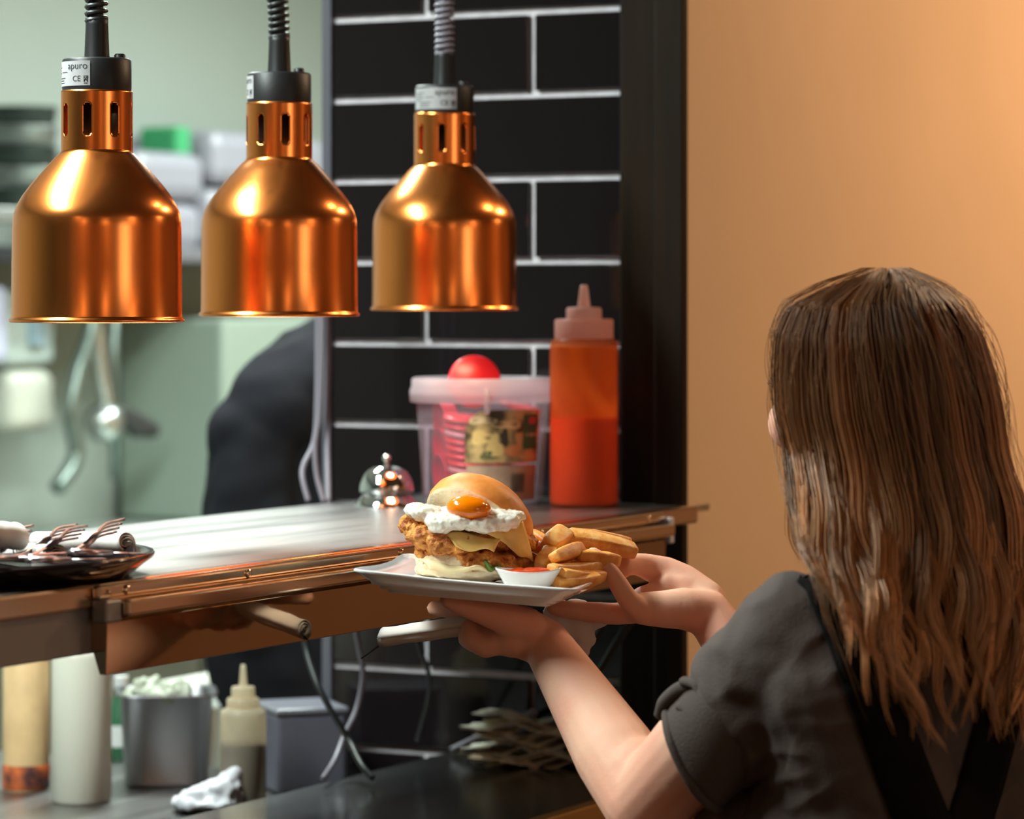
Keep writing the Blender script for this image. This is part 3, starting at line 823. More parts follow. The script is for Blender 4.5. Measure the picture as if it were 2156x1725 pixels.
chip(P(1135, 1192, 3.40), P(1162, 1156, 3.43), .015, 'pale chip leaning up beside the burger', 1)
chip(P(1166, 1174, 3.38), P(1222, 1156, 3.44), .0165, 'stubby chip in the middle of the heap', 0)
chip(P(1160, 1200, 3.37), P(1280, 1182, 3.46), .0165, 'curved chip lying across the front of the heap', 1, -.004)
chip(P(1182, 1208, 3.365), P(1268, 1212, 3.44), .0165, 'chip under the curved one at the front of the heap', 0, -.003)
chip(P(1168, 1226, 3.36), P(1258, 1216, 3.41), .0165, 'lowest chip lying along the plate rim', 0, -.002)
chip(P(1215, 1170, 3.42), P(1300, 1180, 3.46), .017, 'chip beneath the topmost thick chip', 0)
chip(P(1230, 1150, 3.48), P(1320, 1172, 3.52), .018, 'chip at the back of the heap near the thumb', 1)
chip(P(1130, 1178, 3.46), P(1200, 1190, 3.45), .016, 'chip half hidden under the leaning pale chip', 0)
chip(P(1190, 1192, 3.46), P(1290, 1205, 3.48), .018, 'chip buried in the middle of the heap', 0)
chip(P(1150, 1215, 3.42), P(1260, 1212, 3.45), .018, 'chip buried at the bottom of the heap', 0)
chip(P(1145, 1142, 3.47), P(1235, 1152, 3.47), .017, 'chip in the upper middle of the heap behind the blunt one', 0)

# ------------------------------------------------------------------ the woman
woman = empty('person', (.37, 3.17, 0))
tag(woman, 'person with long brown hair, charcoal shirt and black apron straps holding out a plate', 'person')
wo = Vector((.37, 3.17, 0))
fv = Vector((-.62, .785, 0)); lv = Vector((-.785, -.62, 0)); up = Vector((0, 0, 1))
LS = P(1682, 1345, 3.06); EL = P(1362, 1695, 3.22); WR = P(1150, 1355, 3.40)
RS = LS-lv*.335; RS.z = LS.z
RE = P(1760, 1690, 3.42); RW = P(1492, 1292, 3.50)
NK = (LS+RS)/2+Vector((0, 0, .035))+fv*.005
HC = P(1836, 815, 3.19)          # head centre
b = MB()
# head: cranium, jaw, nose, lips, ears, neck
hm = Matrix((lv, -fv, up)).transposed()
b.sphere(HC+up*.022-fv*.012, (.069, .086, .078), 28, hm)
b.sphere(HC+fv*.030-up*.035, (.056, .060, .070), 24, hm)
b.sphere(HC+fv*.055-up*.075, (.030, .032, .026), 20, hm)
for s_ in (1, -1):
    b.sphere(HC+fv*.062+lv*s_*.042-up*.035, (.026, .026, .028), 16, hm)
    b.sphere(HC+fv*.072+lv*s_*.028+up*.018, (.022, .012, .009), 14, hm)
    b.sphere(HC-fv*.002+lv*s_*.076-up*.012, (.008, .016, .026), 14, hm)
    b.cone(HC+fv*.02+lv*s_*.05-up*.06, HC+fv*.062+lv*s_*.018-up*.088, .022, .016)
b.cone(HC+fv*.088+up*.008, HC+fv*.106-up*.030, .007, .0105)
b.sphere(HC+fv*.092-up*.056, (.021, .010, .006), 14, hm); b.sphere(HC+fv*.090-up*.066, (.018, .010, .006), 14, hm)
b.cone(HC-fv*.012-up*.06, NK+up*.02, .050, .056)
# torso
b.cone(LS-lv*.03, RS+lv*.03, .048, .048); b.sphere(NK-up*.09+fv*.01, (.140, .080, .12), 24, hm)
b.sphere(NK-up*.26+fv*.03+lv*.01, (.130, .085, .16), 24, hm); b.sphere(NK-up*.42+fv*.045+lv*.02, (.145, .090, .13), 24, hm)
def arm(pts): b.chain(pts, 18)
arm([(LS, .052), (LS.lerp(EL, .5), .047), (EL, .040)])
fm = EL.lerp(WR, .30)
arm([(EL, .041), (fm, .041), (EL.lerp(WR, .6), .034), (WR, .0245)])
b.sphere(EL.lerp(WR, .12)+Vector((.004, 0, .006)), .041, 18)
arm([(RS, .046), (RE, .038), (RE.lerp(RW, .35), .036), (RW, .0245)])
# left hand under the plate
lh = 3.40
b.chain([(WR, .0245), (P(1118, 1340, 3.40), .026), (P(1075, 1325, 3.405), .026)], 16)
b.chain([(P(1105, 1322, 3.42), .022), (P(1040, 1312, 3.42), .022)], 16)
b.chain([(P(1080, 1345, 3.39), .020), (P(1052, 1345, 3.40), .017)], 14)
b.chain([(P(1110, 1318, 3.385), .018), (P(1058, 1300, 3.375), .0165), (P(1000, 1283, 3.368), .0125), (P(966, 1272, 3.366), .0108), (P(942, 1264, 3.366), .0085)], 16)  # thumb
for k, (dz, dx, r) in enumerate([(0.0, 0, .0108), (.020, -6, .0108), (.040, -2, .0105)]):
    Zf = 3.388+dz
    b.chain([(P(1062+dx, 1352, Zf), .0125), (P(1022+dx, 1362-k*3, Zf), r+.001), (P(992+dx, 1345, Zf+.004), r), (P(990+dx, 1322, Zf+.012), r-.001)], 14)
b.chain([(P(1050, 1305, 3.44), .0125), (P(990, 1288, 3.46), .0108), (P(945, 1283, 3.475), .0098), (P(915, 1281, 3.485), .0085)], 14)   # forefinger flat under the plate
# right hand at the corner of the plate
b.chain([(RW, .0245), (P(1440, 1282, 3.485), .022), (P(1395, 1283, 3.475), .0195), (P(1352, 1282, 3.468), .017)], 18)
b.chain([(P(1485, 1265, 3.52), .022), (P(1440, 1225, 3.535), .0185), (P(1402, 1205, 3.540), .0165), (P(1368, 1196, 3.535), .0145)], 18)
b.sphere(P(1425, 1250, 3.520), (.036, .016, .020), 18)
b.sphere(P(1375, 1262, 3.515), (.026, .018, .016), 18)
b.chain([(P(1368, 1194, 3.535), .0140), (P(1338, 1188, 3.520), .0118), (P(1316, 1192, 3.505), .0110), (P(1311, 1200, 3.500), .0098)], 16)   # thumb over the rim
b.chain([(P(1352, 1288, 3.462), .0135), (P(1322, 1262, 3.452), .0112), (P(1292, 1215, 3.447), .0098), (P(1262, 1178, 3.447), .0088), (P(1249, 1167, 3.447), .0078)], 16)  # little finger
for k in range(3):
    Zf = 3.478+.021*k
    b.chain([(P(1355, 1285, Zf), .0135), (P(1300, 1293, Zf+.004), .0118), (P(1235, 1289+2*k, Zf+.006), .0108), (P(1190, 1283, Zf+.006), .0095), (P(1165, 1280, Zf+.006), .008)], 14)
# hips and legs down to the floor
HP = NK-up*.52
for s_ in (1, -1):
    hp_ = HP+lv*s_*.08
    b.chain([(hp_+fv*.03, .080), (Vector((hp_.x, hp_.y, .45))-fv*.005, .054), (Vector((hp_.x, hp_.y, .09)), .042), (Vector((hp_.x, hp_.y, .045))+fv*.13, .033)], 16)
HEAD_CUT = HC
body = blob('body', b, .0029, M['skin'], woman, 5, off=wo)
# lashes, eye, brow and fingernails
eb = MB()
for s_ in (1, -1):
    p0 = HC+fv*.0835+lv*s_*.030-up*.002
    eb.sphere(p0-wo-fv*.004, .0095, 12)
obj('eye', eb, mat('eye_white', (.7, .68, .66), .2), body)
la = MB()
for s_ in (1, -1):
    for k in range(14):
        t_ = k/13-.5; p0 = HC+fv*(.088-.012*abs(t_+.1*s_))+lv*(s_*.032+t_*.026)+up*(.004-.006*t_*t_*4)-wo
        la.tube([p0, p0+fv*.007+lv*s_*(.0035)+up*.001, p0+fv*.010+lv*s_*.006+up*.005], [.0009, .0006, .0003], 4)
    la.tube(smoothpath([HC+fv*.080+lv*s_*.048+up*.026-wo, HC+fv*.090+lv*s_*.034+up*.031-wo, HC+fv*.090+lv*s_*.016+up*.028-wo], 5), .002, 6, flat=.5)
obj('eyelash', la, mat('dark_brown_lashes', (.03, .015, .01), .6), body)

# trousers and shoes, below the picture
b = MB()
b.sphere(HP+up*.03+fv*.035+lv*.02, (.172, .120, .16), 24, hm)
for s_ in (1, -1):
    hp_ = HP+lv*s_*.08
    b.chain([(hp_+fv*.03, .104), (Vector((hp_.x, hp_.y, .45)), .072), (Vector((hp_.x, hp_.y, .11)), .055)], 16)
blob('trousers', b, .008, M['trouser'], woman, 3, off=wo)
for s_ in (1, -1):
    hp_ = HP+lv*s_*.08
    b = MB().chain([(Vector((hp_.x, hp_.y, .045))-fv*.02, .045), (Vector((hp_.x, hp_.y, .04))+fv*.14, .042)], 16)
    blob('shoe', b, .006, M['trouser'], woman, 3, off=wo)

# shirt
b = MB()
HEM = P(1458, 1600, 3.16); HE0 = HEM-(EL-LS).normalized()*.062+Vector((.006, 0, .004))
b.cone(LS-lv*.035+up*.000, RS+lv*.035+up*.000, .060, .060)
b.cone(LS-lv*.10+up*.024, RS+lv*.10+up*.024, .050, .050)
b.chain([(LS, .058), (LS.lerp(HE0, .5), .060), (HE0, .052)], 28)
b.chain([(LS+Vector((.02, 0, -.02)), .060), (HE0+Vector((.012, .0, -.010)), .050)], 24)
b.chain([(RS, .060), (RS.lerp(RE, .5), .062), (RS.lerp(RE, .62), .058)], 20)
b.sphere(NK-up*.09+fv*.008, (.178, .108, .14), 28, hm)
b.sphere(NK-up*.27+fv*.03+lv*.015, (.168, .115, .18), 28, hm)
b.sphere(NK-up*.42+fv*.05+lv*.03, (.185, .118, .16), 24, hm)
b.cone(LS-lv*.02-up*.04-fv*.02, NK-up*.34, .07, .10)
b.cone(RS+lv*.03-up*.06, NK-up*.34, .07, .10)
b.sphere(P(1640, 1800, 3.20), (.085, .08, .10), 20)
b.sphere(P(1600, 1880, 3.22), (.07, .08, .12), 20)
sd = (HEM-LS).normalized()
def wr(p, n_):
    d = 0.0
    t_ = (p-LS).dot(sd)/((HEM-LS).length)
    rad = (p-LS-sd*(p-LS).dot(sd)).length
    q = Vector((p.x*1.0+p.z*.6, p.y, p.z*1.0-p.x*.3))
    w = noise.noise(Vector((p.x*9+p.z*7, p.y*6, p.z*22-p.x*12)))
    d += .0055*(1-abs(w)*2.2)
    d += .0035*noise.noise(p*17)
    d += .0012*noise.noise(Vector((p.x*60, p.y*30, p.z*60)))
    if -.1 < t_ < 1.1 and rad < .09:
        d += .003*math.sin(t_*16+noise.noise(p*14)*5)*max(0, min(1, t_*2))
    return d-.001
shirt = blob('shirt', b, .0036, M['shirt'], woman, 4, off=wo, disp=wr)
# rolled cuff of the sleeve, sitting round the arm
ac = (EL-LS).normalized(); cx_ = ac.cross(up).normalized(); cy_ = ac.cross(cx_)
cpts = []; CC_ = P(1462, 1600, 3.14)
a1_ = (P(1408, 1498, 3.14)-P(1514, 1702, 3.14))/2; a2_ = Vector((-.014, -.045, .002))
def hemp(a, t_, k_): return CC_-ac*t_+(a1_*math.cos(a)+a2_*math.sin(a))*k_-wo
for k in range(48):
    a = 2*math.pi*k/48
    cpts.append(hemp(a, .002*math.sin(2*a+1), 1+.02*math.sin(3*a)+.012*math.sin(7*a)))
cf = MB().tube(cpts, .0050, 8, closed=True)
q = MB(); rows = ((.075, .93), (.06, 1.03), (.035, 1.07), (.012, 1.06), (0, 1.03), (-.002, .97), (.02, .88))
for k in range(48):
    a = 2*math.pi*k/48
    for t_, k_ in rows: q.v.append(hemp(a, t_, k_+.015*math.sin(3*a+t_*60)))
nr_ = len(rows)
for k in range(48):
    for j in range(nr_-1): a = k*nr_+j; c = ((k+1) % 48)*nr_+j; q.f.append((a, c, c+1, a+1)); q.sm.append(True)
cf.add(q.v, q.f, True)
obj('sleeve_cuff', cf, M['shirt'], shirt)
# knotted tab and button at the front of the cuff
tbm = MB()
tbm.tube([v_-wo for v_ in smoothpath([P(1440, 1435, 3.10), P(1470, 1445, 3.085), P(1478, 1478, 3.08), P(1462, 1500, 3.085), P(1432, 1488, 3.10)], 6)], .0068, 10, flat=.7)
tbm.tube([v_-wo for v_ in smoothpath([P(1392, 1505, 3.14), P(1400, 1480, 3.125), P(1425, 1455, 3.11), P(1452, 1442, 3.10)], 6)], [.007]*19, 10)
obj('sleeve_tab', tbm, M['shirt'], shirt)
# lift a ribbon of cloth onto the shirt surface
dg = bpy.context.evaluated_depsgraph_get()
bvh = BVHTree.FromObject(shirt, dg)
def on_shirt(px, py, lift=.003):
    o_ = Vector((0, 0, H))-wo; d_ = (P(px, py, 3)-Vector((0, 0, H))).normalized()
    hit, nn, _, _ = bvh.ray_cast(o_, d_)
    if hit is None: return None
    return hit-d_*lift
def ribbon(centre, widths, m, name, lift=.004, th=.0025):
    c = smoothpath([Vector((a, b_, 0)) for a, b_ in centre], 8); q = MB(); N = len(c); last = None
    for i, p in enumerate(c):
        t_ = (c[min(i+1, N-1)]-c[max(i-1, 0)]).normalized(); nrm = Vector((t_.y, -t_.x, 0))
        f_ = i/(N-1)*(len(widths)-1); j = min(int(f_), len(widths)-2); w_ = widths[j]*(1-f_+j)+widths[j+1]*(f_-j)
        for k in range(7):
            s_ = p+nrm*w_*(k/6-.5); h_ = on_shirt(s_.x, s_.y, lift+.001*(1-abs(k-3)/3))
            if h_ is None: h_ = last if last is not None else P(s_.x, s_.y, 3.1)-wo
            last = h_; q.v.append(h_)
    for i in range(N-1):
        for k in range(6): a = i*7+k; q.f.append((a, a+1, a+8, a+7)); q.sm.append(True)
    return obj(name, q, m, woman, solid=th)
ribbon([(1700, 1195), (1735, 1225), (1772, 1300), (1812, 1400), (1868, 1540), (1930, 1700), (1985, 1830), (2040, 1960)], [70, 92, 100, 112, 116, 116], M['strap'], 'apron_strap')
ribbon([(2150, 1200), (2140, 1300), (2128, 1400), (2105, 1500), (2075, 1620), (2040, 1740), (2015, 1850), (1995, 1960)], [84, 90, 92, 90], M['strap'], 'apron_strap')
# piping seam on the shoulder
seam = [on_shirt(x, y, .002) for x, y in [(1590, 1240), (1630, 1222), (1680, 1228), (1718, 1250), (1752, 1290)]]
# necklace
nk = [NK+up*.045+lv*.05*math.cos(a)+(-fv)*(-.055)*math.sin(a) for a in [0]]
# collar
col_ = MB(); ring_ = []
for k in range(40):
    a = 2*math.pi*k/40; base = NK+up*.045
    ring_.append([base+lv*.062*math.cos(a)+fv*.066*math.sin(a)-wo, base+up*.020+lv*.057*math.cos(a)+fv*.06*math.sin(a)-wo, base+up*.004+lv*.070*math.cos(a)+fv*.074*math.sin(a)-wo])
for r_ in ring_: col_.v += r_
for k in range(40):
    for j in range(2): a = k*3+j; c = ((k+1) % 40)*3+j; col_.f.append((a, c, c+1, a+1)); col_.sm.append(True)
obj('collar', col_, M['shirt'], shirt, solid=.003)

# hair ---------------------------------------------------------------
hairm = bpy.data.materials.new('light_brown_hair'); hairm.use_nodes = True
nt = hairm.node_tree; bs = nt.nodes['Principled BSDF']
at = nt.nodes.new('ShaderNodeAttribute'); at.attribute_name = 'tone'
nt.links.new(at.outputs['Color'], bs.inputs['Base Color'])
bs.inputs['Roughness'].default_value = .42; bs.inputs['Specular IOR Level'].default_value = .6
rng = np.random.default_rng(11)
TOPZ = 1.573
HH = [0, .016, .034, .061, .097, .132, .169, .204, .257, .324, .39, .46]
def hair_center(h):      # middle of the hair mass by drop below the crown
    return np.interp(h, HH, [.354, .350, .344, .3468, .3513, .3557, .3625, .3688, .3755, .388, .400, .410])
def hair_half(h):
    return np.interp(h, HH, [.012, .053, .0800, .0945, .1010, .1040, .1020, .1060, .110, .100, .085, .060])
def hair_depth(h):
    return np.interp(h, [0, .012, .035, .07, .12, .18, .26, .34, .42, .50], [.012, .060, .092, .106, .110, .108, .112, .125, .130, .125])
NL = 135
locks = []
grp = [(rng.uniform(0, 6.28), rng.uniform(44, 62), rng.uniform(.5, 1.2)) for _ in range(40)]
for i in range(NL):
    ph = math.radians(-100+ (i+rng.uniform(-.3, .3))/NL*258); gp, gf, gt = grp[int((i+rng.uniform(-.8, .8))/5.2) % 40]
    locks.append(dict(ph=ph, rf=rng.uniform(.74, 1.0)**.8, amp=rng.uniform(.005, .011), fr=gf, p0=gp+rng.uniform(-.5, .5), L=rng.uniform(.35, .44), tone=rng.uniform(.40, 1.25)*(.4+.6*gt), sp=rng.uniform(.025, .055), dr=rng.uniform(-.16, .16)))
verts = []; tones = []
NP = 34; PER = 50
allV = []; allC = []
for lk in locks:
    left = lk['ph'] < math.radians(-62)
    Lk = lk['L']*(1.0 if not left else rng.uniform(.66, .84))
    for s in range(PER):
        off = rng.normal(0, 1, 2)
        ph0 = lk['ph']+off[0]*lk['sp']*1.5
        L_ = Lk*(1-.16*abs(rng.normal()))
        rfac = lk['rf']+off[1]*.02
        t_ = np.linspace(0, 1, NP)
        h = L_*(t_**1.25)
        clump = 1-.62*np.clip((t_-.5)/.5, 0, 1)
        ph = lk['ph']+(ph0-lk['ph'])*clump+lk['dr']*t_**2
        wave = lk['amp']*np.clip((h-.17)/.15, 0, 1)*np.sin(lk['fr']*h+lk['p0'])
        wz = lk['amp']*.8*np.clip((h-.17)/.15, 0, 1)*np.cos(lk['fr']*h+lk['p0'])
        rx = hair_half(h)*rfac+rng.normal(0, .0012); ry = hair_depth(h)*rfac
        # parting: start close to the parting line
        x = hair_center(h)+rx*np.sin(ph)+wave
        y = 3.185-ry*np.cos(ph)+wz*.6
        # locks at the back lie on the shoulders
        z = TOPZ-h*1.0-.004*np.abs(np.sin(ph))
        z = z-.006*np.exp(-((ph-.0)/.10)**2)*np.exp(-h/.02)
        pts = np.stack([x, y, z], 1)
        g_ = np.clip((h-.08)/.28, 0, 1)[:, None]
        root = np.array([.26, .100, .033]); tipc = np.array([.80, .40, .17])
        c = (root*(1-g_)+tipc*g_)*lk['tone']*(1+.05*off[0])
        allV.append(pts); allC.append(np.clip(c, 0.004, 1))
# fly-away hairs
for s in range(120):
    ph = math.radians(rng.uniform(-105, 120)); L_ = rng.uniform(.15, .42); t_ = np.linspace(0, 1, NP); h = L_*t_**1.2+.002
    k = rng.uniform(1.02, 1.10)
    x = hair_center(h)+hair_half(h)*k*np.sin(ph+.25*t_*rng.normal())+.004*np.sin(12*t_+s); y = 3.185-hair_depth(h)*k*np.cos(ph)
    allV.append(np.stack([x, y, TOPZ+.002-h], 1)); allC.append(np.tile(np.array([.30, .15, .06]), (NP, 1)))
V = np.array(allV); C = np.array(allC); NS = V.shape[0]
for i in range(NS):          # hair lies on the shirt, not inside it
    dd = np.zeros(NP)
    for k in range(NP):
        x, y, z = V[i, k]
        if z > 1.36: continue
        hit, nn, _, _ = bvh.ray_cast(Vector((x, 2.4, z))-wo, Vector((0, 1, 0)))
        if hit is not None: dd[k] = max(0, y-(hit.y+wo.y-.004-.012*((i//PER*7919) % 97)/97))
    if dd.max() > 0:
        kk = np.arange(NP); sm = np.zeros(NP)
        for k in np.nonzero(dd)[0]: sm = np.maximum(sm, dd[k]*np.cos(np.clip(np.abs(kk-k)/11, 0, 1)*math.pi/2)**2)
        V[i, :, 1] -= sm
T = np.gradient(V, axis=1); T /= np.linalg.norm(T, axis=2, keepdims=True)+1e-9
A = np.cross(T, np.array([0, 1, 0.])); A /= np.linalg.norm(A, axis=2, keepdims=True)+1e-9
Bn = np.cross(T, A)
rad = (.00085*np.interp(np.linspace(0, 1, NP), [0, .1, .75, 1], [.7, 1, .9, .15]))[None, :, None]
rad = np.repeat(rad, NS, 0); rad[-120:] *= .35
ring = [V+rad*(A*math.cos(a)+Bn*math.sin(a)) for a in (0, 2.094, 4.189)]
VV = np.stack(ring, 2).reshape(-1, 3)-np.array(wo)
base = (np.arange(NS)*NP*3)[:, None, None]+(np.arange(NP-1)*3)[None, :, None]
fc = []
for a in range(3):
    b2 = (a+1) % 3
    fc.append(np.stack([base[..., 0]+a, base[..., 0]+b2, base[..., 0]+3+b2, base[..., 0]+3+a], -1).reshape(-1, 4))
FF = np.concatenate(fc)
me = bpy.data.meshes.new('hair'); me.vertices.add(len(VV)); me.vertices.foreach_set('co', VV.ravel())
me.loops.add(len(FF)*4); me.loops.foreach_set('vertex_index', FF.ravel())
me.polygons.add(len(FF)); me.polygons.foreach_set('loop_start', np.arange(len(FF))*4)
me.polygons.foreach_set('use_smooth', np.ones(len(FF), bool))
me.update(calc_edges=True); me.validate()
ca = me.color_attributes.new('tone', 'FLOAT_COLOR', 'POINT')
CC = np.repeat(C.reshape(-1, 3), 3, 0); CC = np.concatenate([CC, np.ones((len(CC), 1))], 1)
ca.data.foreach_set('color', CC.ravel())
me.materials.append(hairm)
hair = bpy.data.objects.new('hair', me); COL.objects.link(hair); hair.parent = woman
# under-layer of hair against the scalp and neck
ul = MB()
ul.sphere(Vector((.352, 3.187, TOPZ-.105)), (.089, .094, .100), 32)
ul.cone(Vector((.354, 3.180, TOPZ-.14)), Vector((.372, 3.165, TOPZ-.33)), .084, .075)
hu = blob('hair_underlayer', ul, .006, mat('dark_brown_hair', (.055, .022, .008), .6), woman, 4, off=wo, disp=lambda p, n_: .002*nz(p, 60))

# rolled napkin with a knife, held in the left hand, and the napkin hanging behind it
nr = napkin_roll(P(806, 1343, 3.455), P(1070, 1306, 3.405), .0128, 'rolled white napkin held under the plate in the left hand')
kn = MB(); a = P(830, 1338, 3.450); bq = P(760, 1387, 3.46); 
kn.tube([a-bq, Vector((0, 0, 0))], [.0012, .0009], 8)
ko = obj('skewer', kn, mat('dark_skewer', (.03, .02, .02), .5), None, bq); tag(ko, 'thin dark stick poking out of the rolled napkin below the plate', 'stick')
hn = MB()
for px, py, d, r in [(1175, 1292, 3.50, .016), (1215, 1295, 3.50, .018), (1255, 1300, 3.50, .014), (1220, 1322, 3.50, .016), (1235, 1345, 3.50, .011), (1228, 1368, 3.50, .008), (1226, 1384, 3.50, .004), (1200, 1312, 3.50, .016), (1180, 1318, 3.50, .012)]:
    hn.sphere(P(px, py, d), (r, .008, r), 12)
hn = blob('hanging_napkin', hn, .0022, M['napkin'], None, 5, disp=lambda p, n_: .003*nz(p, 70))
tag(hn, 'crumpled pale napkin hanging below the plate between the two hands', 'napkin')

# ------------------------------------------------------------------ under the shelf
def cable(px_pts, r, m, lab, grp='cables under the shelf'):
    pts = [P(*q) for q in px_pts]; c0 = pts[0].copy()
    o = obj('cable', MB().tube([p-c0 for p in smoothpath(pts, 10)], r, 8), m, None, c0)
    tag(o, lab, 'cable', grp); return o
cable([(872, 1250, 4.36), (880, 1350, 4.37), (903, 1420, 4.38), (900, 1480, 4.40), (878, 1560, 4.42)], .0034, M['cable'], 'black cable hanging in front of the tiles below the plate')
cable([(742, 1270, 4.30), (755, 1360, 4.30), (764, 1420, 4.30), (752, 1490, 4.30), (725, 1550, 4.28), (705, 1600, 4.24), (680, 1640, 4.16)], .0036, M['gcable'], 'grey cable curving down at the left end of the tiles')
cable([(640, 1280, 4.28), (645, 1365, 4.28), (668, 1440, 4.25), (705, 1510, 4.24), (735, 1560, 4.24), (760, 1610, 4.19), (785, 1640, 4.17)], .0042, M['cable'], 'black cable crossing the grey one at the left end of the tiles')
cable([(1130, 1498, 4.42), (1080, 1520, 4.43), (1000, 1558, 4.44), (950, 1582, 4.44)], .0055, M['gcable'], 'thick grey cable lying on the ledge against the tiles')
cable([(1290, 1290, 4.13), (1255, 1340, 4.14), (1225, 1390, 4.15), (1190, 1460, 4.16)], .0050, M['cable'], 'black cable slanting down behind the arms, nearer the plate')
cable([(1335, 1300, 4.16), (1300, 1350, 4.16), (1270, 1400, 4.17), (1245, 1440, 4.18), (1225, 1500, 4.2)], .0048, M['cable'], 'black cable slanting down behind the arms, nearer the timber frame')
# cords going up the corner of the tiles
cable([(672, 400, 4.40), (670, 700, 4.40), (668, 850, 4.40), (662, 930, 4.40), (640, 980, 4.38), (638, 1010, 4.37), (650, 1056, 4.36)], .0040, M['gcable'], 'grey cord looping at the left of the black tiles, outer one', 'cords at the corner of the tiles')
cable([(690, 400, 4.42), (691, 700, 4.42), (690, 850, 4.42), (690, 950, 4.41), (692, 1060, 4.38)], .0044, M['gcable'], 'straight grey cord running down the corner of the tiles', 'cords at the corner of the tiles')
cable([(680, 400, 4.36), (679, 700, 4.36), (674, 860, 4.36), (664, 935, 4.355), (667, 1000, 4.35), (682, 1058, 4.34)], .0036, M['gcable'], 'grey cord joining the outer one at the left of the black tiles', 'cords at the corner of the tiles')

# stack of torn paper by the wall on the ledge
random.seed(3)
pz = R(3.86, 2.035, ZL)
pt = empty('paper_bundle', pz); tag(pt, 'bundle of ragged brown paper lying on the dark ledge against the tiles', 'paper')
pp = [mat('brown_paper', (.85, .68, .45), .8, var=.4, vscale=40), mat('pale_paper', (.90, .86, .72), .8, var=.2, vscale=30)]
for k in range(14):
    q = MB(); g1, g2 = 14, 5; z0 = .004+.0042*k; ang = math.radians(random.uniform(-16, 16)); w_ = .10; dpt = .06
    for i in range(g1+1):
        for j in range(g2+1):
            x = -.055+.13*i/g1-.012*(k % 3); y = -dpt/2+dpt*j/g2
            if i == 0: x -= random.uniform(0, .028)
            if i == g1: x += random.uniform(0, .02)
            z = z0+.005*math.sin(i*.7+k)+.012*((.5-i/g1)**2)*(k-5)/4+random.uniform(-.0012, .0012)
            q.v.append(Vector((x*math.cos(ang)-y*math.sin(ang), x*math.sin(ang)+y*math.cos(ang), z)))
    for i in range(g1):
        for j in range(g2): a = i*(g2+1)+j; q.f.append((a, a+g2+1, a+g2+2, a+1)); q.sm.append(False)
    obj('paper_sheet', q, pp[k % 2], pt, solid=.0008)

# ------------------------------------------------------------------ on the kitchen counter
def kpos(px, py):
    Z = F*(H-ZK)/(py-615); return P(px, py, Z)
M['cream'] = mat('cream_bottle', (.72, .70, .60), .35, sss=.1)
M['milky'] = plastic('milky_plastic', (.80, .72, .58), .5)
p = kpos(172, 1688)
squeeze_bottle('squeeze_bottle', p, .0385, .20, 'tall cream white squeeze bottle on the kitchen counter', M['cream'], M['cream'], group='sauce bottles on the kitchen counter')
p = kpos(512, 1700)
squeeze_bottle('squeeze_bottle', p, .0295, .128, 'small squeeze bottle of brown sauce in front of the dark box', M['milky'], M['milky'], mat('brown_sauce', (.045, .028, .026), .4), .083, 'sauce bottles on the kitchen counter', hcol=.012, neck=.72)
p = kpos(55, 1662)
jar = empty('storage_jar', p); tag(jar, 'tall tan jar with orange layer at its foot, leftmost on the kitchen counter', 'jar')
obj('jar_body', MB().solid([(.030, 0), (.0305, .004), (.0305, .175), (.026, .182)], 40), mat('tan_jar', (.75, .50, .26), .4, var=.15, vscale=25), jar)
obj('orange_layer', MB().solid([(.0308, .002), (.0318, .004), (.0318, .030), (.0308, .034)], 40), mat('orange_relish', (.72, .16, .04), .4, var=.8, vscale=40, col2=(.08, .03, .03)), jar)
obj('jar_lid', MB().solid([(.032, .18), (.032, .20), (.030, .203)], 40), mat('white_lid', (.6, .6, .6), .4), jar)
# steel bin with shredded food
p = kpos(350, 1645)
bn = empty('steel_container', p, math.radians(8)); tag(bn, 'tall steel food container on the kitchen counter', 'container')
w_ = .062
rr_ = []
for hw, z in [(.052, 0), (.055, .004), (.060, .118), (.067, .120), (.067, .123), (.058, .121), (.053, .006), (.001, .005)]:
    rr_.append([Vector((hw*1.02*(abs(math.cos(a))**.4)*(1 if math.cos(a) >= 0 else -1), hw*(abs(math.sin(a))**.4)*(1 if math.sin(a) >= 0 else -1), z)) for a in [2*math.pi*i/48 for i in range(48)]])
q = MB()
for r_ in rr_: q.v += r_
for j in range(len(rr_)-1):
    for i in range(48): q.f.append((j*48+i, j*48+(i+1) % 48, (j+1)*48+(i+1) % 48, (j+1)*48+i)); q.sm.append(True)
q.f.append(tuple(reversed(range(48)))); q.sm.append(False)
obj('bin_wall', q, mat('bin_steel', (.30, .30, .32), .32, 1.0), bn)
b = MB(); random.seed(8)
for k in range(26): b.sphere((random.uniform(-.045, .045), random.uniform(-.045, .045), .112+random.uniform(0, .020)), random.uniform(.008, .014), 10)
sf = blob('shredded_food', b, .003, mat('pale_cabbage', (.40, .43, .34), .6, var=.3, vscale=60), None, 2, disp=lambda p_, n_: .004*nz(p_, 120)); sf.location = p+Vector((0, 0, .001)); sf.rotation_euler.z = TH
tag(sf, 'pale shredded cabbage heaped in the tall steel container', 'food', kind='stuff')
# dark box
p = kpos(628, 1672)
bx_ = empty('storage_box', p+Vector((.0, .05, 0)), math.radians(20)); tag(bx_, 'dark grey storage box on the kitchen counter at the tiles', 'box')
obj('box_body', MB().box((-.048, -.055, 0), (.048, .055, .105)), mat('dark_grey_plastic', (.09, .09, .12), .4), bx_, bevel=.006)
obj('box_lid', MB().box((-.050, -.057, .104), (.050, .057, .113)), mat('grey_lid', (.16, .16, .19), .3), bx_, bevel=.003)
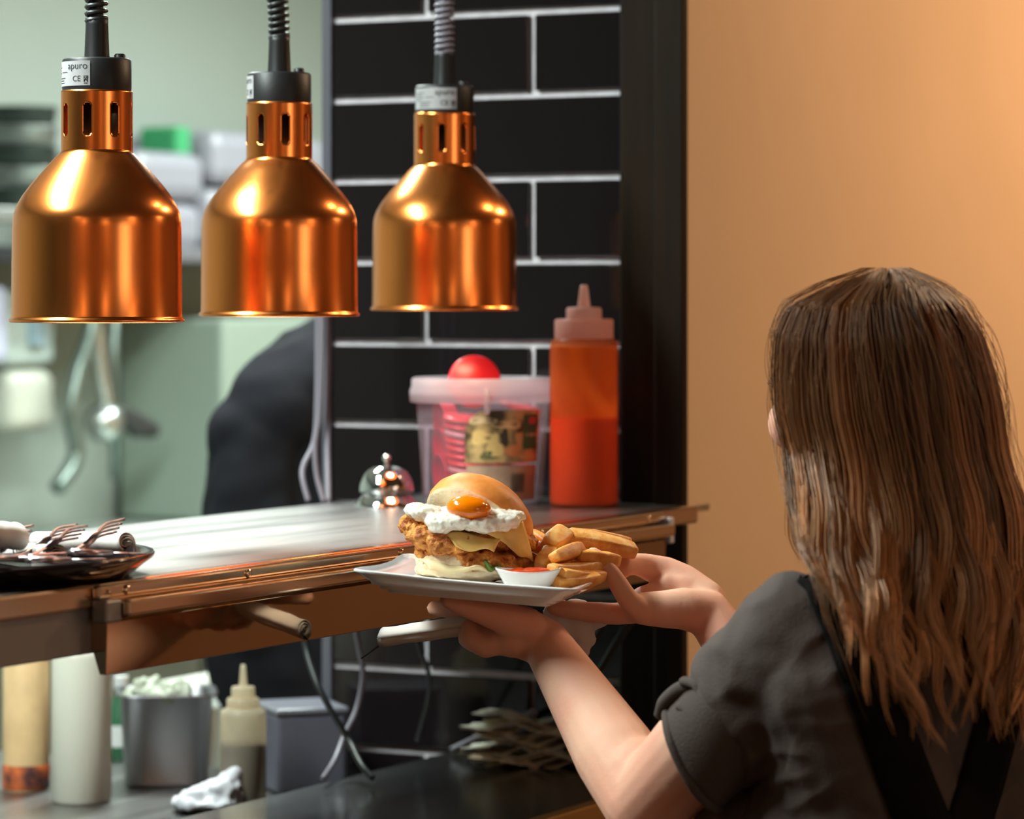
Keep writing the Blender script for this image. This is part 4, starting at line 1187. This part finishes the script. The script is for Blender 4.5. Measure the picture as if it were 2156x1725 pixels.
# white crumpled cloth
p = kpos(425, 1722)
b = MB(); b.sphere((0, 0, .012), (.045, .034, .012), 24); b.sphere((.018, .004, .024), (.026, .024, .022), 20); b.sphere((-.015, 0, .016), (.025, .024, .012), 20); b.cone((-.03, 0, .012), (.03, .01, .040), .012, .012)
cl = blob('cleaning_cloth', b, .0022, mat('white_cloth', (.55, .54, .58), .9), None, 3, disp=lambda p_, n_: .009*nz(p_, 38)+.004*nz(p_, 90)); cl.location = p+Vector((.005, .05, 0))
tag(cl, 'crumpled white cloth on the kitchen counter in front of the brown sauce bottle', 'cloth')
# green bottle
p = kpos(255, 1600)
gb = empty('small_bottle', p); tag(gb, 'small green bottle with white label between the cream bottle and steel container', 'bottle')
obj('bottle_body', MB().solid([(.018, 0), (.019, .003), (.019, .07), (.009, .09), (.009, .105)], 28), mat('green_glass', (.03, .12, .06), .3), gb)
obj('label', MB().lathe([(.0195, .02), (.0195, .05)], 28), mat('white_label', (.7, .72, .7), .5), gb)
obj('bottle_cap', MB().solid([(.0105, .10), (.0105, .118)], 20), mat('white_cap', (.7, .7, .7), .4), gb)
# white tray with food at the far side of the counter
p = kpos(560, 1462)
ft = obj('food_tray', MB().box((-.20, -.11, 0), (.20, .11, .012)).box((-.20, -.11, .012), (.20, -.10, .03)).box((-.20, .10, .012), (.20, .11, .03)).box((-.20, -.11, .012), (-.19, .11, .03)).box((.19, -.11, .012), (.20, .11, .03)), mat('white_tray', (.72, .74, .70), .4), None, p, TH, bevel=.004)
tag(ft, 'shallow white tray at the far side of the kitchen counter', 'tray')

# ------------------------------------------------------------------ kitchen background (out of focus)
def kw(px, py, dv=0.0):
    """point on the kitchen back wall plane v=4.4-dv"""
    s_ = (px-1078)/F; Z = (4.4-dv)/(CU-SU*s_); return P(px, py, Z)
def kbox(name, px0, px1, py0, py1, dv, depth, m, lab, cat, group=None, bevel=.01):
    a = kw(px0, py1, dv); b_ = kw(px1, py0, dv); mid = (a+b_)/2
    wid = ((a.x-b_.x)**2+(a.y-b_.y)**2)**.5; hh = abs(b_.z-a.z)
    o = obj(name, MB().box((-wid/2, 0, 0), (wid/2, depth, hh)), m, None, (mid.x, mid.y, min(a.z, b_.z)), TH, bevel=bevel)
    if lab: tag(o, lab, cat, group)
    return o
# wall shelf with stacked tubs
wsf = kbox('wall_shelf', 150, 760, 528, 548, .34, .34, mat('grey_wall_shelf', (.22, .22, .25), .4, .5), 'grey metal wall shelf at the back of the kitchen carrying white tubs', 'shelf', bevel=.003)
wt = mat('white_plastic_tub', (.24, .24, .28), .4)
for k, (a, b_, y0, y1, lab) in enumerate([(300, 430, 430, 527, 'white tub at the lower left of the stack on the back wall shelf'), (440, 560, 402, 527, 'white tub in the middle of the stack on the back wall shelf'), (570, 700, 400, 527, 'white tub at the right of the stack on the back wall shelf'),
        (290, 436, 324, 418, 'white tub at the upper left of the stack on the back wall shelf'), (450, 690, 292, 386, 'wide white tub on top of the back wall shelf stack')]):
    kbox('food_tub', a, b_, y0, y1, .30, .24, wt, lab, 'tub', 'white tubs on the back wall shelf', bevel=.03)
kbox('folded_cloth', 372, 405, 268, 329, .27, .1, mat('green_cloth', (.03, .26, .10), .8), 'small green cloth on the upper left white tub', 'cloth', bevel=.01)
# pots at the left
sf2 = kbox('pot_shelf', -150, 120, 440, 462, .40, .36, mat('grey_pot_shelf', (.25, .27, .26), .4, .5), 'grey shelf of pans at the left of the kitchen', 'shelf', bevel=.003)
pm2 = mat('dark_pan', (.05, .07, .06), .4, .5); pm3 = mat('steel_pan', (.35, .38, .36), .3, .8)
for k, (y0, y1, m_, lab) in enumerate([(225, 262, pm2, 'dark pan topmost in the stack at the left of the kitchen'), (266, 305, pm3, 'steel pan second in the stack at the left of the kitchen'), (308, 350, pm2, 'dark pan third in the stack at the left of the kitchen'), (354, 392, pm3, 'steel pan fourth in the stack at the left of the kitchen'), (396, 439, pm2, 'dark pan lowest in the stack at the left of the kitchen')]):
    c = kw(48, y1, .25); hh = (y1-y0)*c.y/F
    o = obj('cooking_pan', MB().solid([(.062, 0), (.066, .004), (.070, hh*.92), (.072, hh*.93), (.072, hh*.99), (.068, hh)], 36), m_, None, c); tag(o, lab, 'pan', 'stacked pans')
# wall dispenser
dz_ = empty('soap_dispenser', kw(75, 930, .16), TH); tag(dz_, 'white soap dispenser on the kitchen back wall left of the mixer tap', 'dispenser')
sc_ = kw(75, 800, .16).y/F
b = MB(); b.box((-65*sc_*1.25, 0, .02), (65*sc_*1.25, .14, .15)); obj('reservoir', b, mat('cream_reservoir', (.50, .52, .45), .4), dz_, bevel=.03, seg=4)
obj('dispenser_housing', MB().box((-75*sc_*1.2, .01, .16), (75*sc_*1.2, .15, .32)), mat('pale_grey_housing', (.50, .60, .58), .4), dz_, bevel=.02, seg=3)
obj('button', MB().box((-.015, -.01, .20), (.03, .01, .27)), mat('pale_blue_button', (.30, .42, .50), .4), dz_, bevel=.005)
# pre-rinse tap
tpz = kw(200, 1000, .22); tap = empty('spray_tap', tpz); tag(tap, 'sink spray tap with hose and lever against the pale kitchen wall', 'tap')
tmk = mat('tap_grey_metal', (.16, .20, .18), .3, .7)
def kp(px, py, dv=.22): return kw(px, py, dv)-tpz
obj('hose', MB().tube(smoothpath([kp(205, 560), kp(195, 680), kp(165, 780), kp(150, 870), kp(160, 960), kp(120, 1030)], 8), .018, 10), tmk, tap)
obj('riser', MB().tube([kp(240, 560), kp(241, 1010)], .010, 10), tmk, tap)
obj('spray_arm', MB().tube(smoothpath([kp(200, 640), kp(210, 760), kp(225, 850), kp(235, 890)], 8), .016, 10), mat('tap_chrome', (.5, .52, .5), .2, .9), tap)
obj('lever', MB().chain([(kp(250, 868), .018), (kp(285, 895), .028), (kp(318, 905), .020)], 12), mat('black_lever', (.03, .03, .03), .5), tap)
obj('valve', MB().sphere(kp(218, 890), .045, 16), mat('valve_steel', (.42, .45, .43), .3, .9), tap)
kbox('paper_towel_box', -60, 22, 600, 770, .2, .18, mat('lavender_box', (.45, .47, .62), .4), 'pale lavender box on the wall at the left edge of the kitchen', 'box', bevel=.02)
kbox('wall_cabinet', 470, 690, 668, 1100, .30, .28, mat('grey_green_cabinet', (.26, .32, .27), .5), 'grey green cabinet on the kitchen back wall behind the cook', 'cabinet', bevel=.01)
# sink bench along the back wall
skb = kbox('sink_bench', -400, 760, 1160, 1250, .62, .60, mat('steel_bench', (.40, .46, .42), .35, .5), 'steel sink bench along the kitchen back wall', 'bench', bevel=.01)
zb_ = skb.location.z
for dx in (-1.1, 0, 1.1):
    for dy in (.08, .52):
        obj('bench_leg', MB().tube([(dx, dy, 0.001), (dx, dy, -zb_)], .02, 10), M['steel'], skb)

# the cook
cook = empty('person', P(640, 1300, 5.15)); cook.location.z = 0
tag(cook, 'person in a black kitchen shirt bending behind the middle lamp, head hidden', 'person')
co_ = cook.location.copy(); Zk = 5.15
b = MB()
hc = P(800, 560, 5.2)
b.sphere(hc, (.085, .10, .115), 20); b.cone(hc-up*.08, P(790, 760, 5.2), .055, .06)
b.cone(P(720, 800, Zk), P(860, 800, 5.35), .07, .07)
b.sphere(P(740, 1050, 5.2), (.17, .12, .28), 24)
shc = P(690, 830, 5.12); elc = P(520, 925, 5.05); wrc = P(500, 1105, 5.10)
b.chain([(shc, .055), (elc, .045), (wrc, .03)], 16)
b.chain([(wrc, .03), (P(480, 1150, 5.1), .034), (P(465, 1190, 5.1), .028)], 14)
for k in range(4): b.chain([(P(420+k*9, 1190, 4.98+k*.012), .011), (P(405+k*9, 1225, 4.98+k*.012), .0095), (P(402+k*8, 1250, 4.99+k*.012), .008)], 10)
b.chain([(P(450, 1165, 4.97), .012), (P(455, 1200, 4.96), .010)], 10)
b.chain([(P(870, 820, 5.35), .055), (P(940, 1000, 5.4), .045), (P(900, 1180, 5.35), .032), (P(880, 1220, 5.3), .03)], 14)
for px in (690, 800):
    t0 = P(px, 1450, 5.2); b.chain([(t0, .09), (Vector((t0.x, t0.y, .48)), .06), (Vector((t0.x, t0.y, .08)), .045), (Vector((t0.x-.12, t0.y, .045)), .035)], 14)
blob('body', b, .007, M['skin'], cook, 4, off=co_)
b = MB()
b.cone(P(700, 790, Zk), P(870, 800, 5.35), .095, .085)
b.sphere(P(735, 960, 5.15), (.20, .15, .22), 24); b.sphere(P(650, 1120, 5.12), (.15, .13, .18), 24); b.sphere(P(650, 1330, 5.13), (.165, .13, .22), 24)
b.sphere(P(545, 1100, 5.05), (.085, .10, .22), 20); b.sphere(P(770, 1200, 5.2), (.17, .13, .3), 24)
b.chain([(P(668, 805, 5.10), .080), (P(590, 870, 5.06), .085), (P(520, 915, 5.04), .062)], 20)
b.cone(P(650, 760, 5.12), P(760, 720, 5.2), .04, .06)
blob('shirt', b, .008, M['chefcloth'], cook, 5, off=co_, disp=lambda p_, n_: .012*nz(p_, 9)+.005*nz(p_, 24))
b = MB()
for px in (690, 800):
    t0 = P(px, 1450, 5.2); b.chain([(t0, .105), (Vector((t0.x, t0.y, .48)), .075), (Vector((t0.x, t0.y, .10)), .06)], 14)
blob('trousers', b, .012, M['trouser'], cook, 2, off=co_)
b = MB().sphere(hc+up*.03+Vector((.02, 0, 0)), (.094, .108, .10), 20)
obj('hair', b, mat('cook_dark_hair', (.03, .02, .015), .6), cook, off=co_)
